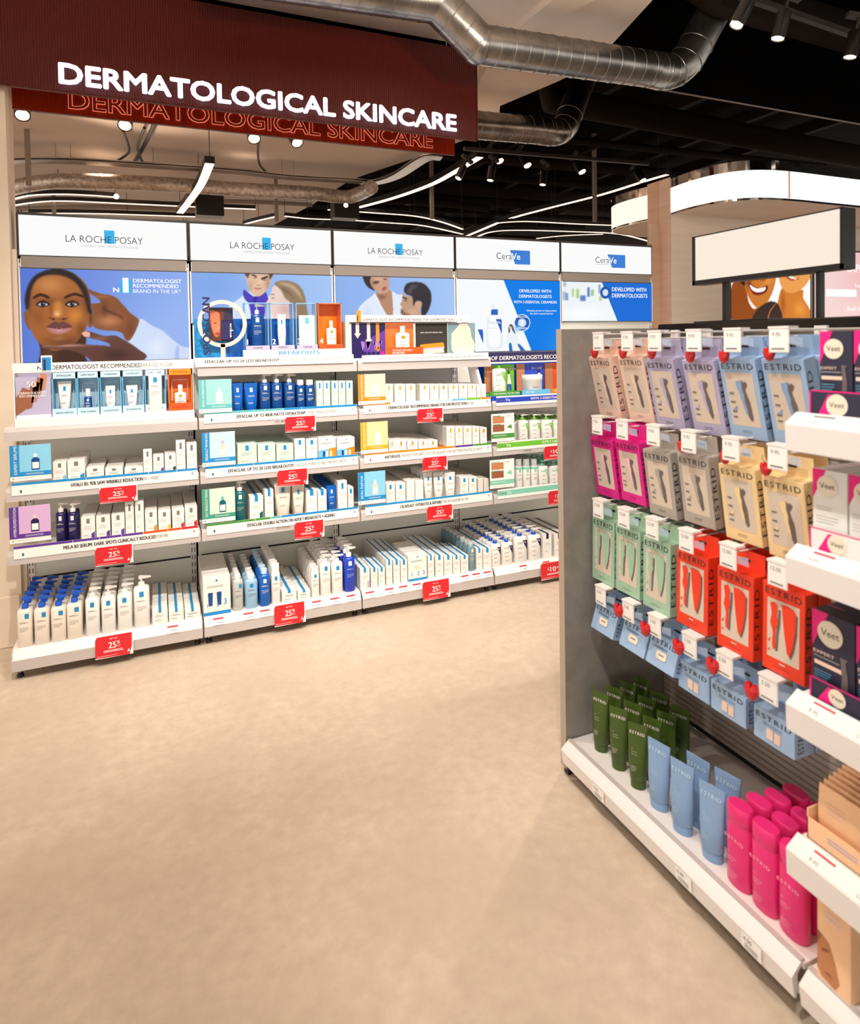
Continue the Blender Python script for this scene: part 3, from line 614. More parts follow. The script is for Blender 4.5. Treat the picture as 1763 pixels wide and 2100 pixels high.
cv.poly([(225, 900), (214, 800), (240, 700), (290, 620), (370, 572), (480, 550), (590, 570), (680, 630), (742, 720), (775, 840), (792, 935), (758, 925), (742, 850), (702, 745), (640, 662), (540, 612), (430, 602), (340, 628), (285, 692), (258, 780), (246, 885)], (44, 34, 36), 1.6)
cv.poly([(285, 795), (345, 762), (420, 788), (418, 808), (350, 786), (292, 810)], (52, 32, 26), 1); cv.poly([(558, 790), (640, 758), (718, 782), (716, 800), (640, 780), (562, 808)], (52, 32, 26), 1)
for ex, s_ in ((370, 1), (622, 1)):
    cv.poly([(ex-64, 858), (ex-20, 828), (ex+20, 828), (ex+62, 858), (ex+20, 878), (ex-20, 880)], (48, 28, 26), .8); cv.poly([(ex-46, 859), (ex-15, 843), (ex+16, 843), (ex+44, 860), (ex+14, 871), (ex-16, 872)], (186, 180, 188), .5)
    cv.poly([(ex-20, 857), (ex-10, 840), (ex+8, 839), (ex+18, 856), (ex+10, 873), (ex-8, 874)], (34, 24, 30), .5); cv.blob(ex+6, 850, 6, 5, (240, 240, 250), .9)
cv.poly([(398, 1052), (450, 1014), (485, 1004), (508, 1016), (535, 1004), (575, 1016), (624, 1052), (560, 1056), (510, 1062), (450, 1056)], (112, 66, 66), .8)
cv.poly([(402, 1060), (450, 1058), (510, 1062), (560, 1058), (618, 1060), (575, 1098), (512, 1114), (450, 1100)], (186, 122, 118), .8); cv.blob(512, 1085, 50, 14, (222, 164, 158), .7); cv.poly([(398, 1052), (450, 1054), (510, 1060), (570, 1054), (622, 1052), (570, 1060), (510, 1066), (450, 1060)], (60, 32, 34), .5)
h1 = cv.poly([(758, 740), (775, 728), (800, 742), (880, 768), (950, 778), (1005, 805), (1060, 862), (1120, 930), (1185, 978), (1196, 1010), (1155, 1110), (1112, 1170), (1075, 1155), (1050, 1105), (985, 1085), (900, 1080), (820, 1060), (800, 1010), (805, 930), (780, 880), (790, 850), (860, 845), (850, 815), (800, 780)], (138, 82, 50), 1)
cv.blob(940, 1000, 110, 55, (206, 140, 94), .8, h1); cv.blob(900, 900, 30, 60, (92, 52, 34), .7, h1); cv.blob(1120, 1060, 40, 80, (110, 64, 42), .6, h1); cv.blob(870, 790, 80, 16, (180, 116, 78), .6, h1); cv.poly([(880, 880), (930, 930), (1010, 955), (1060, 990), (1050, 960), (1000, 935), (930, 905)], (84, 48, 34), 1.5, a=.7)
h2 = cv.poly([(362, 1215), (400, 1200), (470, 1218), (640, 1194), (780, 1206), (900, 1212), (950, 1220), (930, 1190), (850, 1165), (770, 1145), (715, 1128), (706, 1100), (740, 1088), (800, 1100), (900, 1130), (990, 1125), (1060, 1160), (1130, 1200), (1200, 1250), (1262, 1300), (1220, 1345), (1100, 1420), (860, 1420), (760, 1320), (640, 1262), (500, 1244), (380, 1242)], (104, 66, 56), 1)
cv.blob(560, 1212, 220, 14, (206, 152, 128), .8, h2); cv.blob(860, 1150, 90, 22, (160, 108, 88), .6, h2); cv.poly([(706, 1102), (738, 1090), (772, 1102), (768, 1140), (720, 1130)], (240, 180, 160), .8); cv.blob(1000, 1290, 140, 60, (66, 40, 36), .7, h2)
cv.build('printed_picture', t, 'backlit_print')
b = MB(); ptext(b, cv, 'DERMATOLOGIST', 1146, 668, 1562, 34, 'white_lit', .03); ptext(b, cv, 'RECOMMENDED', 1146, 712, 1536, 34, 'white_lit', .03); ptext(b, cv, 'BRAND IN THE UK*', 1146, 758, 1556, 34, 'white_lit', 0)
ptext(b, cv, 'N', 976, 752, 1024, 42, 'white_lit', .04); prect(b, cv, 1032, 645, 1132, 760, 'cyan_lit'); ptext(b, cv, '1', 1062, 752, 1104, 128, 'white_lit', .035); b.build('lettering', t)

# poster 2
t, cv = poster(1, 'backlit poster of a man in a purple collar with a woman in profile', .2042, 380, 540)
cv.grad((134, 172, 236), (164, 198, 246)); cv.blob(300, 200, 300, 200, (120, 160, 230), .5)
cv.poly([(380, 640), (400, 520), (440, 430), (520, 370), (580, 320), (600, 280), (840, 330), (900, 380), (950, 640)], (226, 236, 254), 1.2); cv.blob(520, 520, 60, 120, (196, 212, 246), .6)
cv.poly([(590, 265), (640, 300), (700, 335), (790, 280), (830, 345), (825, 395), (760, 640), (690, 640), (640, 420), (600, 365), (578, 310)], (76, 62, 186), 1); cv.poly([(700, 335), (720, 345), (700, 400), (680, 350)], (50, 40, 140), 1)
f = cv.poly([(622, 90), (870, 80), (862, 160), (838, 235), (795, 295), (742, 332), (690, 320), (642, 268), (622, 200)], (226, 188, 160), 1)
cv.blob(830, 200, 30, 90, (170, 124, 96), .6, f); cv.blob(745, 185, 18, 30, (245, 214, 190), .7, f); cv.blob(650, 230, 24, 60, (190, 146, 118), .6, f); cv.poly([(595, 80), (870, 80), (872, 130), (846, 160), (835, 110), (740, 98), (650, 108), (628, 150), (608, 120)], (84, 66, 56), 1.4)
cv.poly([(660, 118), (690, 112), (720, 135), (700, 134)], (80, 58, 48), .8); cv.poly([(760, 150), (820, 128), (830, 140), (775, 164)], (80, 58, 48), .8); cv.blob(700, 146, 16, 6, (90, 66, 60), .8, f); cv.blob(795, 168, 16, 6, (90, 66, 60), .8, f); cv.poly([(690, 242), (720, 250), (765, 248), (740, 262), (705, 258)], (176, 104, 94), .8); cv.poly([(712, 215), (735, 226), (760, 216), (736, 220)], (150, 104, 84), .8)
g = cv.poly([(862, 290), (880, 235), (930, 220), (1000, 260), (1060, 340), (1080, 440), (1060, 560), (900, 560), (850, 470), (812, 400), (840, 350)], (238, 212, 198), 1.2); cv.blob(1000, 460, 70, 70, (206, 166, 170), .7, g); cv.blob(880, 350, 14, 8, (120, 92, 84), .8, g); cv.poly([(855, 318), (880, 306), (900, 318), (880, 316)], (150, 118, 96), .8)
h = cv.poly([(892, 205), (930, 180), (1010, 172), (1110, 200), (1170, 260), (1205, 350), (1215, 420), (1240, 640), (1120, 640), (1080, 480), (1050, 390), (1000, 350), (960, 270), (920, 232)], (150, 124, 96), 1.4)
cv.poly([(930, 200), (1040, 200), (1130, 260), (1180, 380), (1140, 330), (1060, 250)], (206, 186, 150), 2, a=.7); cv.poly([(960, 240), (1050, 290), (1110, 400), (1060, 330), (990, 280)], (110, 86, 66), 2, a=.6)
cv.build('printed_picture', t, 'backlit_print')

# poster 3
t, cv = poster(2, 'backlit poster of a woman and a dark-haired man in white shirts', .1815, 700, 560)
cv.grad((140, 176, 238), (166, 198, 246))
cv.poly([(170, 640), (190, 420), (232, 350), (345, 258), (390, 225), (560, 205), (640, 245), (720, 250), (700, 420), (640, 640)], (228, 236, 252), 1.2); cv.blob(300, 450, 60, 90, (200, 214, 246), .5)
n = cv.poly([(385, 215), (450, 225), (545, 195), (572, 250), (580, 470), (520, 475), (470, 400), (425, 310)], (186, 138, 110), 1); cv.blob(450, 270, 60, 30, (130, 90, 70), .8, n)
f = cv.poly([(318, 35), (520, 25), (536, 110), (538, 190), (492, 228), (430, 216), (378, 188), (330, 150)], (206, 160, 132), 1); cv.blob(420, 70, 40, 30, (226, 184, 158), .6, f); cv.blob(350, 120, 30, 60, (160, 112, 84), .6, f)
cv.poly([(244, 20), (334, 20), (322, 90), (340, 150), (380, 200), (300, 160), (255, 90)], (54, 46, 50), 1.2); cv.poly([(356, 110), (380, 90), (425, 92), (420, 112), (385, 124)], (110, 72, 60), 1); cv.poly([(470, 70), (490, 62), (510, 66), (500, 78)], (110, 72, 60), 1); cv.poly([(455, 178), (490, 152), (512, 160), (498, 190), (470, 200)], (176, 96, 88), 1)
f = cv.poly([(705, 200), (725, 255), (800, 270), (830, 330), (890, 330), (905, 380), (880, 420), (910, 480), (960, 560), (760, 560), (700, 478), (668, 450), (690, 400), (662, 352), (682, 320), (692, 250)], (196, 154, 126), 1)
cv.blob(810, 440, 70, 50, (222, 180, 150), .7, f); cv.poly([(668, 400), (690, 410), (720, 450), (790, 478), (720, 490), (676, 460)], (110, 84, 72), 2, a=.8); cv.poly([(690, 268), (740, 285), (735, 296), (692, 280)], (50, 40, 42), .8); cv.blob(725, 310, 18, 8, (80, 60, 56), .8, f); cv.poly([(835, 330), (870, 318), (905, 340), (895, 395), (860, 405)], (214, 166, 136), 1)
cv.poly([(705, 190), (738, 120), (830, 100), (930, 120), (1002, 200), (1016, 300), (990, 400), (945, 478), (905, 470), (900, 410), (908, 335), (870, 312), (832, 330), (812, 372), (800, 270), (735, 240)], (52, 48, 54), 1.4); cv.poly([(740, 200), (800, 130), (880, 150), (820, 170), (780, 240)], (96, 90, 98), 2.5, a=.7)
cv.build('printed_picture', t, 'backlit_print')

# poster 4
t, cv = poster(3, 'backlit white and blue poster with a pump bottle and a striding woman', .1619, 900, 480)
cv.grad((246, 250, 253), (246, 250, 253)); cv.poly([(812, 570), (1560, 570), (1560, 1640), (1235, 1640)], (0, 124, 232), .5, False); cv.blob(1560, 1450, 200, 300, (70, 150, 236), .6, cv.mask([(812, 570), (1560, 570), (1560, 1640), (1235, 1640)], False))
cv.poly([(610, 1090), (640, 1050), (760, 1050), (792, 1090), (800, 1430), (610, 1430)], (232, 238, 244), 1.2); cv.poly([(640, 1060), (740, 1060), (760, 1100), (770, 1400), (630, 1400)], (250, 252, 254), 2); cv.rect(660, 955, 744, 1026, (44, 96, 200)); cv.rect(675, 900, 688, 955, (220, 224, 228)); cv.poly([(718, 1076), (782, 1076), (792, 1090), (795, 1265)], (50, 90, 190), .5, False)
cv.poly([(490, 1210), (556, 1210), (560, 1385)], (50, 100, 200), .5, False)
cv.poly([(870, 1260), (885, 1235), (960, 1250), (1010, 1330), (1040, 1412), (880, 1420), (850, 1340)], (238, 242, 248), 1.2); cv.poly([(888, 1260), (880, 1200), (895, 1150), (925, 1148), (950, 1210), (968, 1268), (930, 1220), (915, 1170)], (60, 48, 50), .8); cv.poly([(888, 1170), (906, 1160), (914, 1195), (896, 1215)], (226, 190, 176), .8)
cv.poly([(884, 1415), (908, 1380), (924, 1430), (950, 1640), (920, 1640)], (54, 104, 190), .8); cv.poly([(1000, 1415), (1040, 1412), (1150, 1560), (1180, 1640), (1140, 1640)], (54, 104, 190), .8)
cc = [(1052+102*math.cos(a), 1124+108*math.sin(a)) for a in [k*math.pi/10 for k in range(20)]]; cv.poly(cc, (250, 252, 255), .5); cc = [(1052+92*math.cos(a), 1124+98*math.sin(a)) for a in [k*math.pi/10 for k in range(20)]]; cv.poly(cc, (34, 90, 180), .5); cv.blob(1000, 1190, 60, 50, (120, 190, 240), .8); cc = [(1052+52*math.cos(a), 1124+54*math.sin(a)) for a in [k*math.pi/10 for k in range(20)]]; cv.poly(cc, (214, 230, 250), .6)
cv.build('printed_picture', t, 'backlit_print')
b = MB(); ptext(b, cv, 'DEVELOPED WITH', 1018, 738, 1418, 42, 'white_lit', .03); ptext(b, cv, 'DERMATOLOGISTS', 1014, 806, 1426, 42, 'white_lit', .03); ptext(b, cv, 'WITH 3 ESSENTIAL CERAMIDES', 946, 876, 1490, 36, 'white_lit', .02); ptext(b, cv, 'Clinically proven to help protect', 1108, 980, 1488, 24, 'white_lit', .01); ptext(b, cv, "the skin's natural barrier", 1150, 1018, 1446, 24, 'white_lit', .01)
ptext(b, cv, 'Cera', 628, 1135, 735, 38, 'grey_lit', -.01); ptext(b, cv, 'Ve', 737, 1135, 780, 34, 'white_lit', .02); ptext(b, cv, '3', 1030, 1150, 1070, 60, 'white_lit', .02); ptext(b, cv, 'ESSENTIAL', 975, 1062, 1125, 24, 'white_lit', .01); ptext(b, cv, 'CERAMIDES', 985, 1205, 1130, 24, 'white_lit', .01)
ptext(b, cv, 'Moisturising', 636, 1196, 736, 12, 'grey_lit', 0); b.build('lettering', t)

# poster 5
t, cv = poster(4, 'short backlit poster of blurred bottles on white beside a blue corner', .3534, 1140, 460)
cv.grad((236, 242, 246), (244, 248, 250)); cv.blob(150, 520, 160, 50, (252, 253, 254), .9)
for x, y0, y1, w_, c in ((45, 390, 440, 12, (150, 180, 210)), (62, 400, 440, 8, (90, 130, 190)), (98, 372, 420, 6, (170, 206, 110)), (125, 375, 430, 8, (150, 200, 90)), (156, 412, 445, 16, (60, 96, 190)), (188, 366, 420, 7, (50, 90, 180)), (210, 378, 415, 8, (140, 180, 110)), (252, 350, 400, 7, (120, 150, 200)), (268, 380, 410, 14, (190, 210, 130)), (258, 415, 445, 9, (180, 206, 120)), (50, 335, 360, 8, (140, 170, 200))):
    cv.poly([(x-w_, y0), (x+w_, y0), (x+w_, y1), (x-w_, y1)], c, 1.6, False, a=.75)
cv.poly([(262, 328), (600, 328), (600, 575), (362, 575)], (24, 108, 214), .5, False)
cc = [(286+30*math.cos(a), 396+36*math.sin(a)) for a in [k*math.pi/10 for k in range(20)]]; cv.poly(cc, (36, 84, 170), .5); cc = [(286+17*math.cos(a), 396+20*math.sin(a)) for a in [k*math.pi/10 for k in range(20)]]; cv.poly(cc, (210, 226, 246), .5)
cv.build('printed_picture', t, 'backlit_print')
b = MB(); ptext(b, cv, 'DEVELOPED WITH', 325, 388, 523, 24, 'white_lit', .03); ptext(b, cv, 'DERMATOLOGISTS', 325, 424, 529, 24, 'white_lit', .03); b.build('lettering', t)
# ================================================================== PRODUCTS: kinds built once, copied in loops
PR = {}
class Proto:
    def __init__(s): s.parts = []
    def part(s, name, mb, parent=-1): s.parts.append((name, mb.mesh(name), parent)); return len(s.parts)-1
def place(pr, name, loc, label, cat, group=None, rz=0, rot=None):
    if len(pr.parts) == 1:
        r = bpy.data.objects.new(name, pr.parts[0][1]); COL.objects.link(r); r.location = loc; r.rotation_euler = rot or (0, 0, rz); return tag(r, label, cat, group)
    r = thing(name, label, cat, loc, rz, group, rot); made = []
    for n, me, pa in pr.parts:
        o = bpy.data.objects.new(n, me); COL.objects.link(o); o.parent = r if pa < 0 else made[pa]; made.append(o)
    return r
def lines(b, x0, x1, z, y, n, mat='ink_soft', h=.0012, gap=.0035, seed=0):
    rr = random.Random(seed)
    for i in range(n):
        e = x0+(x1-x0)*rr.uniform(.6, 1); zz = z-i*gap; b.quad((x0, y, zz), (e, y, zz), (e, y, zz+h), (x0, y, zz+h), mat)
def carton(w, d, h, face='white', sq='sq_blue', sqx=.5, band=False, strip=None, accent=None, sqw=.24, nlines=3, sqh=.17, topstrip=None, side=None, kit=None):
    k = ('c', round(w, 3), round(d, 3), round(h, 3), face, sq, sqx, band, strip, accent, sqw, nlines, sqh, kit)
    if k in PR: return PR[k]
    p = Proto(); b = MB(); y = -d/2; b.box(-w/2, w/2, -d/2, d/2, 0, h, face, c=.0016); e = .0004
    if sq:
        s_ = w*sqw; cx = -w/2+w*sqx; zt = h*.93 if not band else h+e; q = min(h*sqh, .032) if not band else h*.22
        b.quad((cx-s_/2, y-e, zt-q-(0 if band else h*.02)), (cx+s_/2, y-e, zt-q-(0 if band else h*.02)), (cx+s_/2, y-e, zt), (cx-s_/2, y-e, zt), sq)
        if band: b.quad((cx-s_/2, y-e, h+e), (cx+s_/2, y-e, h+e), (cx+s_/2, d/2, h+e), (cx-s_/2, d/2, h+e), sq)
        if nlines: lines(b, -w*.3, w*.36, h*.62, y-e, nlines, seed=int(w*1e4), gap=min(.007, h*.06))
        lines(b, -w*.34, w*.2, h*.3, y-e, 2, 'ink_soft', gap=min(.006, h*.05), seed=3)
    if strip: b.quad((-w/2, y-e, .0), (w/2, y-e, .0), (w/2, y-e, h*.16), (-w/2, y-e, h*.16), strip); b.quad((-w/2-e, d/2, 0), (-w/2-e, -d/2, 0), (-w/2-e, -d/2, h*.16), (-w/2-e, d/2, h*.16), strip)
    if accent:
        a0, a1 = w*.22, w*.47; b.quad((a0, y-e*1.5, h*.06), (a1, y-e*1.5, h*.06), (a1, y-e*1.5, h*.42), (a0, y-e*1.5, h*.34), accent)
    if kit:
        b.quad((-w/2, y-e, 0), (w/2, y-e, 0), (w/2, y-e, h*.09), (-w/2, y-e, h*.09), 'sq_blue'); lines(b, -w*.36, w*.3, h*.76, y-e, 2, 'ink_soft', h=.0022, gap=.006)
        b.quad((-w*.04, y-e, h*.88), (w*.04, y-e, h*.88), (w*.04, y-e, h*.93), (-w*.04, y-e, h*.93), 'sq_blue')
        if kit == 'tubes':
            for cx in (-w*.24, w*.08): b.quad((cx-w*.07, y-e*2, h*.25), (cx+w*.07, y-e*2, h*.25), (cx+w*.09, y-e*2, h*.6), (cx-w*.09, y-e*2, h*.6), 'deep_blue')
            b.text('1', (-w*.36, y-e*3, h*.22), UX, UZ, h*.11, 'sq_blue'); b.text('2', (-w*.02, y-e*3, h*.22), UX, UZ, h*.11, 'sq_blue'); b.text('3', (w*.24, y-e*3, h*.25), UX, UZ, h*.16, 'sq_blue')
        elif kit == 'split':
            b.quad((-w/2, y-e, h*.09), (w*.06, y-e, h*.09), (w*.06, y-e, h*.5), (-w/2, y-e, h*.46), 'sky'); b.quad((w*.06, y-e, h*.09), (w/2, y-e, h*.09), (w/2, y-e, h*.56), (w*.06, y-e, h*.5), 'orange')
            for cx, mm in ((-w*.2, 'deep_blue'), (-w*.02, 'white'), (w*.2, 'cream')): b.quad((cx-w*.06, y-e*2, h*.12), (cx+w*.06, y-e*2, h*.12), (cx+w*.08, y-e*2, h*.4), (cx-w*.05, y-e*2, h*.44), mm)
        else:
            for cx, c_ in ((-w*.34, '1'), (-w*.03, '2'), (w*.27, '3')): b.text(c_, (cx, y-e*3, h*.2), UX, UZ, h*.16, 'sq_blue')
            b.quad((-w*.12, y-e*2, h*.44), (w*.16, y-e*2, h*.44), (w*.08, y-e*2, h*.6), (-w*.2, y-e*2, h*.56), 'off')
    p.part('carton', b); PR[k] = p; return p
def mark(b, w, y, z0, z1, sq, ink, sx=0, n=3):
    e = .0008; b.quad((sx-w*.14, y-e, z1-(z1-z0)*.22), (sx+w*.14, y-e, z1-(z1-z0)*.22), (sx+w*.14, y-e, z1), (sx-w*.14, y-e, z1), sq)
    H = z1-z0; lines(b, -w*.3, w*.34, z0+H*.62, y-e, 2, ink, .0014, .004, 1); lines(b, -w*.3, w*.3, z0+H*.36, y-e, n, ink, .0014, H*.06+.001, 2)
def pump_bottle(w, d, h, body='white', pump='white', sq='sq_blue', ink='ink_soft', ph=.17, pw=2.6, logo=None, sx=0, collar=None, dirx=1, shadow=0):
    k = ('p', round(w, 3), round(d, 3), round(h, 3), body, pump, sq, ph, pw, logo, sx, collar, dirx)
    if k in PR: return PR[k]
    p = Proto(); b = MB(); hb = h*(1-ph); a, c = w/2, d/2; q = min(a, c)
    b.sup([(a*.92, c*.92, 0), (a, c, .004), (a, c, hb*.93), (a*.93, c*.9, hb*.97), (a*.6, c*.62, hb)], body, 20, pw); y = -c
    if logo: # angled coloured corner with a name
        b.text('Cera', (-a*.75, y-.0014, hb*.74), UX, UZ, w*.17, 'ink_soft', w=w*.42); b.plate([(a*.05, y-.0005, hb*.86), (a*.8, y-.0005, hb*.86), (a*.8, y-.0005, hb*.5)], (0, -1, 0), .0004, logo); b.text('Ve', (a*.12, y-.0018, hb*.75), UX, UZ, w*.15, 'white', w=w*.24)
        lines(b, -a*.7, a*.2, hb*.58, y-.0006, 2, 'ink_soft', .0012, .005); lines(b, -a*.6, 0, hb*.38, y-.0006, 1, 'ink', .002); lines(b, -a*.6, a*.1, hb*.2, y-.0006, 1, 'ink', .0016)
    else: mark(b, w, y, hb*.3, hb*.9, sq, ink, sx)
    i = p.part('bottle_body', b)
    b = MB(); r = min(q*.52, .016); col = collar or pump
    b.sup([(r, r, hb), (r, r, hb+(h-hb)*.34), (r*.85, r*.85, hb+(h-hb)*.4)], col, 14)
    if collar and collar == pump: pass
    b.sup([(r*.34, r*.34, hb+(h-hb)*.4), (r*.34, r*.34, hb+(h-hb)*.74)], pump, 8)
    hz = hb+(h-hb)*.74; t_ = (h-hb)*.24; L_ = max(w*.62, .035)*dirx
    x0, x1 = sorted((-r*.8*dirx, L_)); b.loft([[(x0, -r*.75, hz), (x0, r*.75, hz), (x0, r*.75, hz+t_), (x0, -r*.75, hz+t_)], [(0, -r*.7, hz), (0, r*.7, hz), (0, r*.7, hz+t_*1.15), (0, -r*.7, hz+t_*1.15)], [(x1, -r*.3, hz+t_*.1), (x1, r*.3, hz+t_*.1), (x1, r*.3, hz+t_*.6), (x1, -r*.3, hz+t_*.6)]], pump)
    p.part('pump', b); PR[k] = p; return p
def cap_bottle(w, d, h, body='blue', cap='white', sq='white', ink='white', ch=.12, cw=.5, pw=2.6, sx=0, collar=None, logo=None):
    k = ('b', round(w, 3), round(d, 3), round(h, 3), body, cap, sq, ch, cw, pw, sx, collar, logo)
    if k in PR: return PR[k]
    p = Proto(); b = MB(); hb = h*(1-ch); a, c = w/2, d/2
    b.sup([(a*.92, c*.92, 0), (a, c, .004), (a, c, hb*.9), (a*.9, c*.88, hb*.96), (a*cw, min(c, a)*cw*1.05, hb)], body, 20, pw)
    mark(b, w, -c, hb*.3, hb*.86, sq, ink, sx)
    if collar: b.sup([(a*1.01, c*1.01, hb*.86), (a*1.01, c*1.01, hb*.95)], collar, 20, pw)
    p.part('bottle_body', b); b = MB(); r = a*cw*1.05; b.sup([(r, r, hb), (r, r, h-.002), (r*.9, r*.9, h)], cap, 14); p.part('cap', b); PR[k] = p; return p
def tube_pack(w, d, h, body='white', cap=None, sq='sq_blue', ink='ink_soft', capw=.62, crimp=True, name=None, nm='white'):
    k = ('t', round(w, 3), round(d, 3), round(h, 3), body, cap, sq, capw, name)
    if k in PR: return PR[k]
    p = Proto(); a, c = w/2, d/2; hc = h*.12; b = MB()
    b.sup([(a*capw*.96, c*.9, hc, 2), (a*(capw+.06), c, hc+.004, 2), (a*(capw+.2), c*.8, h*.45, 2.2), (a*.95, c*.35, h*.8, 3), (a, .0022, h*.94, 6), (a, .0018, h, 6)], body, 22)
    Y = lambda z: -c*(.96-(z/h)*.85)-.001
    if name:
        u = V(1, 0, 0); b.text(name, (-a*.74, -.0072-c*.05, h*.845), u, V(0, .19, 1), a*.29, nm, w=w*.74, sp=1.25, bold=.05)
        for i_, z in enumerate((h*.62, h*.575, h*.535)): b.text(['the', 'restorative', 'body cream'][i_], (-a*.5, -c*.72, z), u, V(0, .1, 1), a*.09, nm)
        lines(b, -a*.5, a*.1, h*.36, -c*.98, 4, nm, .001, .005)
    else:
        zz = h*.72; b.quad((-a*.2, -c*.5, zz), (a*.2, -c*.5, zz), (a*.2, -c*.36, zz+h*.13), (-a*.2, -c*.36, zz+h*.13), sq)
        lines(b, -a*.5, a*.5, h*.6, -c*.72, 2, ink, .0014, .005); lines(b, -a*.5, a*.3, h*.38, -c*.92, 2, ink, .0014, .005)
    p.part('tube_body', b); b = MB(); b.sup([(a*capw, c*.9, 0, 2), (a*capw*1.02, c*.92, hc, 2)], cap or body, 22); p.part('cap', b); PR[k] = p; return p

LVN = {'T': 'top', 'A': 'upper', 'B': 'middle', 'C': 'lower', 'D': 'base'}
BN = ['left bay', 'second bay', 'third bay', 'fourth bay']
rown = {}
def row(bay, lv, x0, x1, ytop, fn, n, desc, cat, name, d=None, yf=None, gap=.003, zoff=0, **kw):
    dk_ = DECK[lv]+zoff; yf = yf or (3.768 if lv == 'D' else 3.750)
    X0 = on_y(x0, ytop+60, yf).x; yb = to_px((X0, yf, dk_))[1]; X0 = on_y(x0, yb, yf).x; X1 = on_y(x1, to_px((X0+.05, yf, dk_))[1], yf).x
    wd = X1-X0-gap; xm = (X0+X1)/2; h = on_y((x0+x1)/2, ytop, yf).z-dk_; d = d or min(wd*.8, .06)
    while n > 1 and yf+n*(d+.004) > 4.245: n -= 1
    pr = fn(wd, d, h, **kw); r = rown.get((bay, lv), 0); rown[(bay, lv)] = r+1; pl = '%s row, %s %s shelf' % (ORD[r], BN[bay], LVN[lv] if not (bay in (0, 3) and lv == 'A') else 'upper')
    for i in range(n):
        lb = '%s, front of %s' % (desc, pl) if i == 0 else '%s, %s back in %s' % (desc, ORD[i], pl)
        place(pr, name, (xm+random.uniform(-.0008, .0008), yf+d/2+i*(d+.004), dk_+.0004), lb, cat, '%s on the %s' % (name.replace('_', ' ')+'s', pl.split(' row, ')[1]) if n > 1 else None, rz=random.uniform(-.02, .02) if gap >= .003 else 0)
    return X0, X1

# --- left bay, middle shelf
wc = dict(fn=carton, cat='box', name='skincare_carton', sq='sq_grey')
row(0, 'B', 109, 138, 947, n=5, desc='white carton with grey square', d=.05, accent='sky', **wc)
row(0, 'B', 139, 176, 943, n=6, desc='white carton with grey square', d=.05, accent='sq_blue', **wc)
for a, c_ in ((177, 214), (216, 253), (255, 294)): row(0, 'B', a, c_, 959, n=6, desc='low white carton with grey square', d=.055, accent='sky', band=False, **wc)
row(0, 'B', 294, 313, 922, n=1, desc='tall slim white carton', d=.035, **wc)
row(0, 'B', 314, 337, 934, n=2, desc='small white carton with blue accent', d=.04, accent='purple', **wc)
row(0, 'B', 338, 362, 931, n=3, desc='small white carton with dark accent', d=.04, accent='ink', **wc)
row(0, 'B', 362, 382, 903, n=2, desc='tall white carton with grey square', d=.045, **wc)
row(0, 'B', 383, 405, 908, n=3, desc='tall white carton, dark square', d=.045, **wc)
# --- left bay, lower shelf
for a, c_ in ((114, 137), (138, 162)): row(0, 'C', a, c_, 1033, fn=pump_bottle, n=2, desc='navy bottle with white pump', cat='bottle', name='pump_bottle', d=.06, body='navy', sq='white', ink='off', pump='white', ph=.22)
for a, c_, y in ((167, 197, 1060), (198, 228, 1057), (229, 257, 1053)): row(0, 'C', a, c_, y, n=6, desc='white carton with purple accent', d=.05, accent='purple', **wc)
for a, c_ in ((258, 277), (278, 297)): row(0, 'C', a, c_, 1029, n=2, desc='tall plain white carton', d=.05, **wc)
for a, c_, y, ac in ((298, 324, 1047, 'orange'), (325, 352, 1047, 'lemon')): row(0, 'C', a, c_, y, n=7, desc='white carton with orange accent', d=.045, accent=ac, **wc)
for a, c_, y in ((353, 379, 1044), (380, 406, 1038)): row(0, 'C', a, c_, y, n=8, desc='white carton with red accent', d=.045, accent='red', **wc)
# --- left bay, base shelf
for a, c_, y in ((35, 68, 1228), (69, 102, 1226), (104, 137, 1224), (136, 170, 1216)):
    row(0, 'D', a, c_, y, fn=pump_bottle, n=5, desc='milky bottle with blue pump', cat='bottle', name='pump_bottle', d=.072, body='cream_warm', sq='sq_blue', pump='cap_blue', ph=.24, pw=4, sx=.012)
for a, c_, y, n in ((175, 206, 1209, 5), (208, 239, 1206, 5), (241, 273, 1200, 5), (275, 309, 1185, 1)):
    row(0, 'D', a, c_, y, fn=pump_bottle, n=n, desc='white bottle with white pump', cat='bottle', name='pump_bottle', d=.072, body='white', sq='sq_blue', pump='white', ph=.2, pw=4)
for a, c_ in ((312, 345), (346, 378), (379, 412)): row(0, 'D', a, c_, 1250, fn=carton, n=8, desc='low white carton, blue band', cat='box', name='skincare_carton', d=.05, band=True, sqw=.18)
# --- second bay, upper shelf
for a, c_ in ((477, 501), (502, 531)): row(1, 'A', a, c_, 786, fn=tube_pack, n=4, desc='bright blue flip-top tube', cat='tube', name='squeeze_tube', d=.042, body='blue', sq='white', ink='white', capw=.7)
for a, c_ in ((533, 557), (558, 582), (584, 608)): row(1, 'A', a, c_, 767, fn=pump_bottle, n=3, desc='blue bottle with white pump', cat='bottle', name='pump_bottle', d=.05, body='deep_blue', sq='white', ink='off', ph=.22)
for a, c_ in ((609, 627), (628, 647)): row(1, 'A', a, c_, 779, fn=cap_bottle, n=3, desc='small dark blue capped bottle', cat='bottle', name='capped_bottle', d=.038, body='deep_blue', cap='white', ch=.16, cw=.72)
for a in (649, 664, 680, 695, 710): row(1, 'A', a, a+14.5, 781, fn=carton, n=3, desc='narrow pale green carton', cat='box', name='skincare_carton', d=.035, face='mint', sq='sq_blue')
